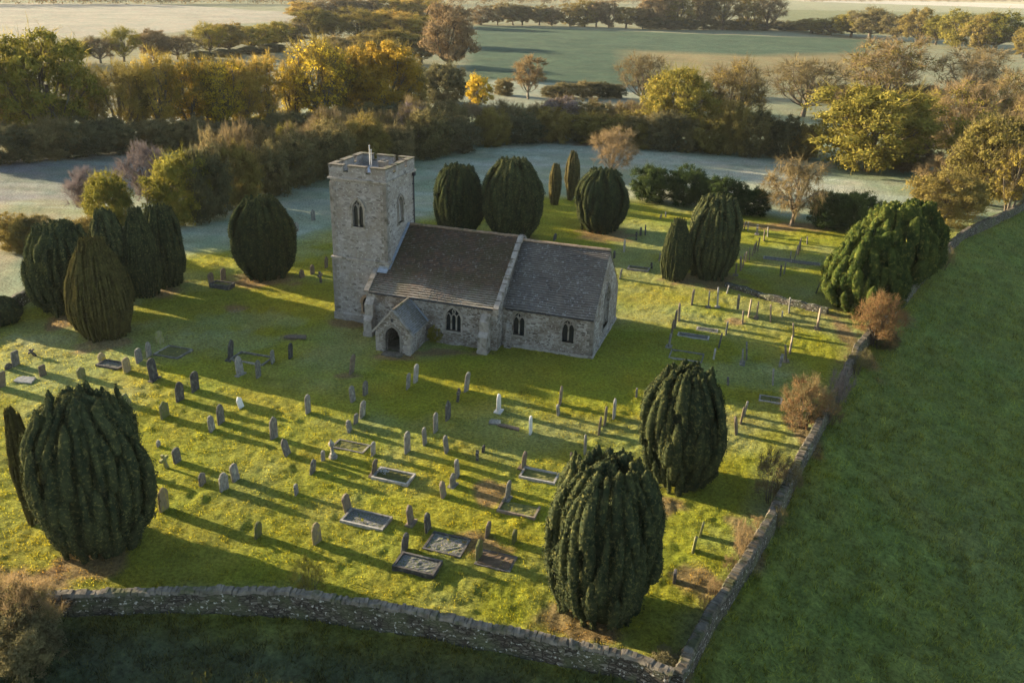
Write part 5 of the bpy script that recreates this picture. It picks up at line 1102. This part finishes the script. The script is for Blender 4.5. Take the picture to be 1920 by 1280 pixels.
STONES = [
 # far left
 (30, 685, 659, .75, SQ, g, 'square-topped grey gravestone at the far left, near the large yew\'s slender neighbour', 0), (66, 667, 653, .55, CR, d, 'small dark leaning cross at the far left, behind the square-topped gravestone', 0, (.5, .3)),
 (16, 692, 680, .6, SH, d, 'low dark broken gravestone at the left edge, below the square-topped one', 0), (2, 726, 697, .85, SQ, br, 'brown gravestone cut by the left edge, above the huge left foreground yew', 0),
 (81, 704, 684, .6, SQ, br, 'small square brown gravestone just above the huge left foreground yew', 0), (154, 708, 688, .75, OG, ms, 'mottled mossy gravestone above the crown of the huge left foreground yew', 0),
 (192, 676, 661, .7, SH, oc, 'small lichen-yellowed headstone at the head of the dark slab grave on the left', 0), (239, 698, 671, .78, R_, oc, 'ochre round-topped gravestone at the foot of the dark slab grave on the left', 0),
 (262, 680, 654, .74, R_, g, 'grey rounded gravestone between the ochre stone and the kerbed plot on the left', 0), (280, 669, 641, .66, SH, g, 'shaded grey gravestone at the kerbed plot in front of the bronze yew', 0),
 (302, 645, 622, .8, R_, ms, 'pale mossy gravestone behind the kerbed plot by the bronze yew', 0), (290, 713, 673, .92, R_, d, 'large dark round-topped gravestone in front of the bronze yew', 1),
 (367, 733, 697, .85, R_, d, 'upper of two dark round-topped gravestones between bronze yew and foreground', 0), (338, 751, 715, .82, SH, d, 'lower of two dark gravestones in the sun above the huge left yew\'s right shoulder', 0),
 (432, 674, 636, .9, GO, d, 'tall dark gravestone heading the kerbed plot left of the porch', 1), (451, 703, 668, .78, SH, p_, 'pale gravestone at the near corner of the kerbed plot left of the porch', 1),
 (485, 708, 676, .62, R_, g, 'narrow grey gravestone to the right of the pale one by the kerbed plot', 0), (512, 681, 657, .62, R_, g, 'small grey gravestone at the far end of the kerbed plot left of the porch', 0),
 (545, 672, 645, .62, R_, d, 'dark narrow gravestone alone on the shaded lawn left of the porch', 0), (453, 764, 742, .5, OG, w_, 'small broken white gravestone at the edge of the shade, left of centre', 0, (.1, .2)),
 (578, 775, 740, .6, R_, g, 'grey narrow gravestone alone in the shade below the porch', 0), (239, 758, 740, .75, SQ, ms, 'leaning mossy frame-like stone right above the huge left yew', 0, (.45, .1)),
 (310, 782, 752, .85, OG, ms, 'mossy sunlit gravestone right of the huge left yew\'s top', 0), (398, 807, 780, .66, SH, g, 'shorter of two grey gravestones standing together in the left middle', 0),
 (415, 793, 757, .72, SH, g, 'taller of two grey gravestones standing together in the left middle', 0), (514, 822, 782, .68, GO, g, 'tall pointed gravestone in the sun left of centre casting a long shadow', 0),
 (540, 853, 823, .62, GO, g, 'grey gravestone in the sun just below the tall pointed one left of centre', 0), (297, 836, 824, .3, SH, g, 'tiny stone post beside the huge left yew', 0),
 (313, 876, 850, .7, CR, ms, 'stone cross beside the right edge of the huge left yew', 0, (.1, .15)), (333, 865, 838, .66, R_, g, 'rounded grey gravestone right behind the stone cross by the huge left yew', 0),
 (284, 896, 877, .5, R_, g, 'gravestone half hidden by the right edge of the huge left yew', 0), (380, 908, 885, .58, OG, g, 'left one of three grey gravestones right of the huge left yew', 0),
 (421, 919, 887, .68, SH, g, 'middle one of three grey gravestones right of the huge left yew', 0), (443, 900, 869, .66, R_, g, 'right one of three grey gravestones right of the huge left yew', 0),
 (308, 957, 916, .76, GO, oc, 'lichened ochre gravestone beside the widest part of the huge left yew', 0), (556, 926, 908, .42, R_, g, 'tiny grey gravestone alone on the sunny turf left of the centre kerbed grave', 0),
 (484, 1005, 978, .55, SH, ms, 'small mossy gravestone near the front wall, left of the spiky tuft', 0), (595, 1016, 979, .72, SH, oc, 'ochre shouldered gravestone near the front wall, above the spiky tuft', 0),
 (606, 863, 845, .35, R_, g, 'small weathered stump of a gravestone left of the stone urn', 0), (586, 886, 861, .62, GO, g, 'grey pointed gravestone left of the white-kerbed grave', 0),
 # centre
 (659, 700, 663, .72, R_, br, 'brown gravestone just in front of the porch doorway\'s left', 0), (779, 716, 682, .6, R_, p_, 'pale round-topped gravestone below the porch, the upper of a close pair', 0),
 (765, 728, 699, .58, R_, g, 'darker gravestone below the porch, the lower of a close pair', 0), (874, 733, 697, .66, R_, g, 'tall grey round-topped gravestone in front of the nave window', 0),
 (858, 753, 728, .5, CR, d, 'thin dark cross below the gravestone in front of the nave window', 0), (685, 740, 713, .6, R_, g, 'upper grey gravestone of a pair below the porch step', 0),
 (662, 752, 724, .62, R_, g, 'lower grey gravestone of a pair below the porch step', 0), (935, 771, 736, .6, GO, w_, 'bright white pointed gravestone in the middle of the photo', 1),
 (1050, 758, 724, .6, GO, br, 'tall brown gravestone below the chancel, behind a small pale one', 0), (1047, 778, 758, .36, R_, p_, 'small pale stone directly in front of the tall brown gravestone below the chancel', 0),
 (1151, 782, 747, .6, GO, p_, 'pale pointed gravestone left of the sunlit-topped yew', 0), (1134, 794, 761, .62, GO, br, 'brown middle one of three gravestones left of the sunlit-topped yew', 0),
 (1123, 811, 780, .62, GO, br, 'lowest of three gravestones left of the sunlit-topped yew', 0), (995, 811, 778, .5, R_, w_, 'white narrow gravestone right of the fallen slab in the middle', 0),
 (1097, 847, 812, .6, GO, g, 'grey gravestone just above the right foreground yew\'s left shoulder', 0), (840, 787, 752, .72, OG, d, 'dark gravestone with an ogee top in the shade left of the white stone', 0),
 (817, 809, 774, .6, R_, g, 'grey gravestone below and left of the dark ogee-topped one', 0), (797, 833, 801, .58, R_, g, 'small dim gravestone in the shade between two taller ones near the centre', 0),
 (838, 848, 817, .62, R_, g, 'dim rounded gravestone in the shade right of centre, below the ogee-topped one', 0), (764, 848, 811, .68, R_, g, 'tall grey rounded gravestone at the edge of the shade in the centre', 0),
 (679, 781, 749, .66, R_, g, 'grey gravestone topping a cluster of three left of the centre', 0), (667, 794, 775, .52, R_, g, 'middle gravestone of a cluster of three left of the centre', 0),
 (656, 808, 787, .58, SH, g, 'lowest gravestone of a cluster of three left of the centre', 0, (.12, .06)), (700, 852, 828, .5, R_, p_, 'pale small gravestone right of the stone urn', 0),
 (701, 890, 861, .66, R_, br, 'headstone of the white-kerbed grave at the centre', 1), (858, 893, 862, .56, R_, g, 'uppermost of three gravestones stepping down right of the white-kerbed grave', 0),
 (849, 911, 884, .6, GO, g, 'middle of three gravestones stepping down right of the white-kerbed grave', 1), (832, 930, 902, .58, GO, br, 'lowest of three gravestones stepping down right of the white-kerbed grave', 0),
 (981, 877, 844, .55, GO, br, 'headstone of the kerbed grave left of the right foreground yew\'s top', 1), (1074, 862, 846, .5, GO, br, 'gravestone whose top shows over the right foreground yew', 0),
 (951, 935, 900, .66, R_, g, 'headstone of the grassy kerbed grave left of the right foreground yew', 1), (653, 956, 925, .7, R_, br, 'headstone of the gravel grave with a pale kerb in the left foreground centre', 0),
 (771, 981, 947, .68, GO, br, 'brown gravestone behind the stony double grave in the foreground', 1), (803, 994, 961, .68, SH, d, 'dark gravestone at the head of the stony double grave in the foreground', 0),
 (758, 1031, 997, .62, SH, d, 'dark headstone of the black-kerbed gravel grave in the foreground', 0), (914, 1004, 976, .6, GO, br, 'small gravestone behind the bare soil patch in the foreground', 0),
 (964, 1017, 992, .56, GO, ms, 'mossy little gravestone left of the right foreground yew', 0), (898, 1047, 1011, .72, OG, ms, 'mossy gravestone with a tuft at its foot on the bare soil patch', 0),
 (895, 862, 843, .4, CR, d, 'faint thin cross in the shade left of the kerbed grave', 0), (906, 846, 834, .4, R_, d, 'faint low stone in the shade behind the thin cross', 0),
 (1313, 1001, 975, .5, GO, ms, 'thin gravestone right of the right foreground yew, the upper of two', 0), (1300, 1031, 1003, .5, GO, ms, 'thin gravestone right of the right foreground yew, the lower of two', 0), (1265, 1086, 1066, .5, R_, d, 'dark small stone at the right edge of the right foreground yew', 0),
 # right of the chancel
 (1297, 571, 542, .62, R_, br, 'first gravestone of the row under the twin yews', 0), (1328, 576, 546, .55, GO, g, 'second gravestone from the left of the row under the twin yews', 1), (1345, 576, 539, .5, GO, p_, 'slim pale pointed gravestone in the row under the twin yews', 1),
 (1363, 549, 534, .45, R_, p_, 'tiny white stone in front of the retaining wall\'s left end', 0), (1383, 580, 552, .55, CR, g, 'stone cross right of the slim pale pointed gravestone', 0), (1403, 595, 561, .62, R_, br, 'tall brown gravestone in the middle of the row below the retaining wall', 0),
 (1418, 596, 564, .75, GO, br, 'broad pointed brown gravestone below the retaining wall', 1), (1445, 602, 571, .62, R_, br, 'brown gravestone right of the broad pointed one', 0), (1392, 606, 582, .5, R_, br, 'small brown gravestone in front of the tall brown one below the retaining wall', 0),
 (1479, 587, 557, .6, R_, g, 'grey gravestone in the shade near the right end of the retaining wall', 0), (1466, 594, 583, .35, R_, p_, 'tiny pale vase-like stone by the grey gravestone near the retaining wall', 0), (1532, 616, 577, .95, GO, br, 'largest pale brown pointed gravestone, near the rusty shrub on the right wall', 1),
 (1273, 600, 568, .7, GO, br, 'farthest of four brown gravestones in a line right of the chancel', 0), (1265, 614, 580, .66, R_, br, 'second of four brown gravestones in a line right of the chancel', 0), (1258, 633, 600, .68, GO, br, 'third of four brown gravestones in a line right of the chancel', 0),
 (1254, 650, 625, .62, R_, g, 'nearest of four gravestones in a line right of the chancel', 1), (1361, 627, 602, .6, R_, g, 'gravestone alone in the middle of the right-hand lawn', 0), (1348, 649, 622, .62, R_, d, 'dark gravestone in a light strip of the right-hand lawn', 0),
 (1400, 672, 638, .6, GO, g, 'far one of two overlapping gravestones on the right-hand lawn', 0), (1392, 680, 652, .75, OG, g, 'near one of two overlapping gravestones on the right-hand lawn', 1), (1474, 677, 645, .62, GO, br, 'brown gravestone in the sun nearest the right wall, lowest of three', 1),
 (1481, 660, 627, .6, GO, br, 'brown gravestone near the right wall, middle of three', 0), (1488, 630, 605, .55, GO, br, 'gravestone near the right wall, farthest of three', 0), (1462, 687, 663, .5, CR, g, 'pale stone cross in the shade near the right wall', 0),
 (1449, 719, 690, .52, R_, g, 'grey gravestone in the shade left of the sparse rusty shrub\'s top', 0), (1338, 672, 652, .4, R_, p_, 'thin pale stone in the shaded right-hand lawn', 0), (1365, 720, 706, .4, R_, d, 'faint small stone in the shade behind the sunlit-topped yew', 0),
 (1395, 777, 750, .5, R_, g, 'farthest of three gravestones right of the sunlit-topped yew', 0), (1389, 792, 762, .5, R_, br, 'middle of three gravestones right of the sunlit-topped yew', 0), (1381, 813, 780, .55, GO, br, 'nearest of three gravestones right of the sunlit-topped yew', 0), (1193, 744, 727, .42, R_, g, 'small stone at the left edge of the sunlit-topped yew', 0),
 # terrace graves
 (1395, 431, 414, .7, GO, d, 'gravestone at the left of the far back row right of the twin yews', 0), (1402, 432, 416, .6, R_, g, 'second gravestone of the far back row right of the twin yews', 0), (1419, 440, 422, .75, CR, g, 'stone cross in the far back row right of the twin yews', 1),
 (1432, 452, 431, .65, GO, br, 'near one of a pair at the right of the far back row', 0), (1439, 444, 426, .55, R_, g, 'far one of a pair at the right of the far back row', 0), (1420, 470, 445, .75, GO, br, 'farthest and tallest gravestone of the close line right of the twin yews', 0),
 (1415, 475, 452, .7, R_, br, 'second gravestone from the far end of the close line right of the twin yews', 0), (1410, 479, 456, .7, R_, br, 'third gravestone from the far end of the close line right of the twin yews', 0), (1405, 487, 464, .66, R_, br, 'fourth gravestone from the far end of the close line right of the twin yews', 0),
 (1398, 490, 471, .6, GO, br, 'third gravestone from the near end of the close line right of the twin yews', 0), (1393, 500, 474, .78, OG, br, 'second gravestone from the near end of the close line right of the twin yews', 0), (1389, 506, 480, .8, R_, br, 'dark-sided gravestone near the front of the close line right of the twin yews', 0),
 (1379, 516, 493, .66, R_, br, 'nearest gravestone of the close line, at the foot of the twin yews', 1), (1489, 489, 461, .62, R_, g, 'nearest gravestone of the middle line on the terrace', 1), (1496, 477, 452, .62, GO, br, 'second gravestone of the middle line on the terrace', 0),
 (1500, 470, 447, .7, R_, br, 'third gravestone of the middle line on the terrace', 0), (1513, 458, 444, .55, R_, d, 'small dark gravestone at the far end of the middle line on the terrace', 0), (1481, 490, 471, .4, GO, g, 'thin stone beside the nearest gravestone of the terrace\'s middle line', 0),
 (1463, 518, 497, .55, CR, d, 'dark cross in the strip of sun near the terrace\'s front', 0), (1470, 513, 491, .45, R_, g, 'thin grey stone behind the dark cross near the terrace\'s front', 0), (1530, 549, 521, .7, SQ, d, 'dark block-like tomb beside the bright conifers', 0), (1543, 540, 515, .5, R_, d, 'dark gravestone half under the bright conifers', 0),
 (1544, 497, 484, .5, R_, d, 'dark small stone in the shadow beside the middle of the conifers', 0), (1561, 487, 475, .5, R_, g, 'grey small stone at the far left edge of the conifers', 0),
 (1170, 472, 449, .5, GO, p_, 'lone pale gravestone on the sunny lawn right of the chancel ridge', 0), (1201, 441, 426, .6, R_, d, 'left one of two dark stones between the round-footed yew and the twin yews', 0), (1210, 440, 421, .75, GO, d, 'right one of two dark stones between the round-footed yew and the twin yews', 0),
 (1193, 450, 435, .6, CR, d, 'dark cross in the shade just below the two dark stones', 0), (1152, 483, 470, .6, R_, d, 'dark stone just showing behind the chancel gable', 0), (1248, 407, 397, .55, R_, p_, 'pale small stone far behind, near the hedge left of the twin yews', 0), (1238, 410, 401, .5, R_, g, 'grey small stone far behind, near the hedge left of the twin yews', 0),
 (1162, 522, 503, .6, R_, g, 'grey stone in the shade hard by the chancel\'s far corner', 0), (1222, 503, 492, .45, CR, d, 'low dark cross at the end of the railed plot behind the chancel', 0), (1236, 489, 474, .6, R_, g, 'grey stone at the left edge of the small twin yew', 0),
 # left of the tower
 (397, 533, 510, .85, R_, br, 'headstone of the raised chest grave left of the lone yew', 0), (419, 525, 502, .72, R_, br, 'gravestone behind the raised chest grave left of the lone yew', 0), (588, 414, 393, .8, OG, g, 'grey gravestone alone on the frosty grass left of the tower top', 0), (558, 433, 416, .6, R_, g, 'dim small gravestone on the frosty grass above the lone yew\'s right side', 0),
 (612, 502, 480, .7, GO, br, 'gravestone close against the tower\'s left side', 0), (586, 513, 496, .7, SH, br, 'brown gravestone second from the tower on its left', 0), (567, 521, 505, .7, OG, br, 'brown gravestone nearest the lone yew', 0), (602, 530, 509, .75, CR, d, 'dark stone cross at the edge of the shade left of the tower', 0),
 (1040, 450, 437, .8, OG, d, 'dark stone showing above the chancel ridge between two yews', 0),
]
for s in STONES: stone_at(*s[:7], base=s[7] if len(s) > 7 else 0, tilt=s[8] if len(s) > 8 else None)
stone_at(625, 858, 822, .55, UR, g, 'weathered stone urn on a pedestal in the kerbed plot left of the white-kerbed grave', cat='urn')
# kerbed graves: four kerbs round a bed
def plot(u, v, L_, Wd, km, bed, label, rz=0.0, kh=.16, kt=.12, sides='abcd', bed_h=.06):
    """u, v: middle of the plot; it runs away from its headstone along the church's length"""
    q = G(u, v); root = empty('grave_plot', (q.x, q.y, hz(q.x, q.y)), CANG + rz); tag(root, label, 'grave', 'kerbed graves')
    a, b_ = L_ / 2, Wd / 2
    for s, (x0, x1, y0, y1) in dict(a=(-a, a, -b_, -b_ + kt), b=(-a, a, b_ - kt, b_), c=(-a, -a + kt, -b_ + kt, b_ - kt), d=(a - kt, a, -b_ + kt, b_ - kt)).items():
        if s in sides: k = MB(); k.box(x0, x1, y0, y1, -.15, kh); k.build('kerb_stone', M['hs_' + km], root)
    if bed:
        n = 10; k = MB(); rnd = random.Random(int(u)); vs = []
        for i in range(n + 1):
            for j in range(n + 1): vs.append((-a + kt + (L_ - 2 * kt) * i / n, -b_ + kt + (Wd - 2 * kt) * j / n, bed_h + rnd.uniform(-.03, .03)))
        k.add(vs, [(i * (n + 1) + j, (i + 1) * (n + 1) + j, (i + 1) * (n + 1) + j + 1, i * (n + 1) + j + 1) for i in range(n) for j in range(n)])
        k.build({'gravel': 'gravel_bed', 'turf': 'turf_bed', 'soil': 'soil_bed'}[bed], M[bed], root)
    return root
plot(738, 895, 2.3, 1.25, 'pale', 'turf', 'grave with a white kerb at the centre, flowers at its head')
plot(687, 975, 2.5, 1.3, 'pale', 'gravel', 'gravel grave with a pale kerb in the left foreground centre')
plot(783, 1063, 2.2, 1.25, 'dark', 'gravel', 'gravel grave with a raised black kerb in the foreground', kh=.26, bed_h=.17)
plot(1011, 893, 2.2, 1.2, 'pale', 'turf', 'grassy grave with a pale kerb left of the right foreground yew\'s top')
plot(973, 955, 2.2, 1.3, 'brown', 'turf', 'overgrown grave with a broken kerb left of the right foreground yew', sides='acd')
plot(838, 1022, 2.1, 1.6, 'dark', 'gravel', 'stony double grave with a low rough kerb in the foreground', kh=.1)
plot(930, 1052, 1.9, 1.3, 'dark', 'soil', 'bare soil grave with a sunken kerb in the foreground', kh=.05)
plot(210, 685, 2.0, 1.1, 'dark', 'gravel', 'dark slab grave on the sunny far left lawn', kh=.14)
plot(325, 662, 2.2, 1.9, 'grey', 'turf', 'square kerbed plot with a dark sunken end in front of the bronze yew', kh=.12)
plot(472, 674, 2.9, 1.6, 'grey', None, 'long low-kerbed plot in the shaded lawn left of the porch', kh=.12, kt=.1)
plot(658, 838, 2.2, 1.1, 'grey', 'turf', 'thin-kerbed plot with the stone urn left of the white-kerbed grave', kh=.1)
plot(417, 537, 2.0, 1.1, 'dark', 'turf', 'raised dark chest grave left of the lone yew', kh=.4, bed_h=.3)
plot(1300, 630, 2.6, .9, 'pale', 'gravel', 'long pale flat slab grave right of the chancel line', kh=.07, bed_h=.08)
plot(1326, 618, 1.8, .8, 'pale', 'gravel', 'shorter pale flat slab grave behind the long one right of the chancel', kh=.06, bed_h=.07)
plot(1287, 668, 2.6, 1.7, 'grey', None, 'railed outline of a plot in the shade right of the chancel corner', kh=.1, kt=.08)
plot(1445, 748, 1.6, 1.0, 'pale', 'turf', 'small pale-kerbed grave left of the sparse rusty shrub', kh=.1)
plot(1197, 505, 2.2, 1.1, 'grey', 'turf', 'railed plot in the shade just behind the chancel', kh=.2)
plot(1460, 487, 3.2, 1.0, 'pale', 'gravel', 'long frosted slab grave in the middle of the terrace', kh=.1, bed_h=.1)
plot(1510, 494, 3.0, 1.0, 'grey', 'gravel', 'second frosted slab grave toward the conifers on the terrace', kh=.1, bed_h=.1)
def slab(u, v, l, wd, m, label, rz, tilt):
    q = G(u, v); b = MB(); b.prism([(-l / 2, -wd / 2), (l / 2, -wd * .45), (l * .42, wd / 2), (-l * .3, wd * .42), (-l / 2, wd * .1)], lambda x, y: (x, y, 0), lambda x, y: (x, y, .11))
    o = b.build('fallen_slab', M['hs_' + m], None); o.location = (q.x, q.y, hz(q.x, q.y) + .03); o.rotation_euler = (tilt, tilt * .5, CANG + rz); tag(o, label, 'slab')
slab(928, 792, .8, .5, 'grey', 'fallen broken slab in the sunny strip left of the white narrow gravestone', .3, .22)
slab(955, 801, 1.5, .35, 'brown', 'long sunken kerb slab beside the fallen broken slab in the middle', -.1, .03)
slab(48, 713, 1.3, .8, 'pale', 'pale fallen slabs beside the brown gravestone at the left edge', .2, .12)
slab(555, 634, 1.8, .7, 'brown', 'brown sunken ledger slab on the shaded lawn left of the buttress', .25, .0)
# flowers at two graves, one on the lichen-yellowed headstone's grave
def posy(u, v, m, label, r=.16):
    q = G(u, v); rs = np.random.RandomState(int(u)); n = 60; a = rs.normal(0, 1, (n, 3)); a /= np.linalg.norm(a, axis=1)[:, None]
    pos = a * (rs.rand(n) ** .4)[:, None] * r * np.array([1, 1, .8]) + np.array([0, 0, r * .8])
    o = link('flowers', card_mesh('flowers', cards(rs, pos, a, .045 * np.ones(n))), None, m); o.location = (q.x, q.y, hz(q.x, q.y)); tag(o, label, 'flowers')
posy(194, 676, leaf('yellow_petals', (.55, .36, .02), (.7, .5, .04), .3, 3), 'yellow flowers in front of the lichen-yellowed headstone on the left', .2)
posy(722, 889, leaf('pale_petals', (.4, .45, .5), (.6, .62, .62), .3, 3), 'pale blue-grey flowers at the head of the white-kerbed grave', .3)
posy(714, 884, leaf('white_petals', (.6, .6, .58), (.7, .68, .6), .3, 3), 'small white flowers on the white-kerbed grave', .16)
posy(886, 1048, M['conifer'], 'yellow-green tuft at the foot of the mossy gravestone on bare soil', .3)
posy(944, 1030, M['conifer'], 'yellow-green tuft at the right side of the bare soil grave', .35)

# ------------------------------------------------------------------ morning haze
hb_ = MB(); hb_.box(-2600, 2600, -60, 3300, -24, 34); hz_me = hb_.mesh('haze')
hm, t_, out_, N_, L_ = mat('morning_haze')
pv = N_('VolumePrincipled'); pv.inputs['Color'].default_value = (.86, .92, 1.0, 1); pv.inputs['Density'].default_value = .00004; pv.inputs['Anisotropy'].default_value = .1
L_(pv.outputs[0], out_.inputs['Volume'])
tag(link('haze', hz_me, None, hm), kind='stuff')
S.cycles.volume_bounces = 0; S.cycles.volume_step_rate = 10
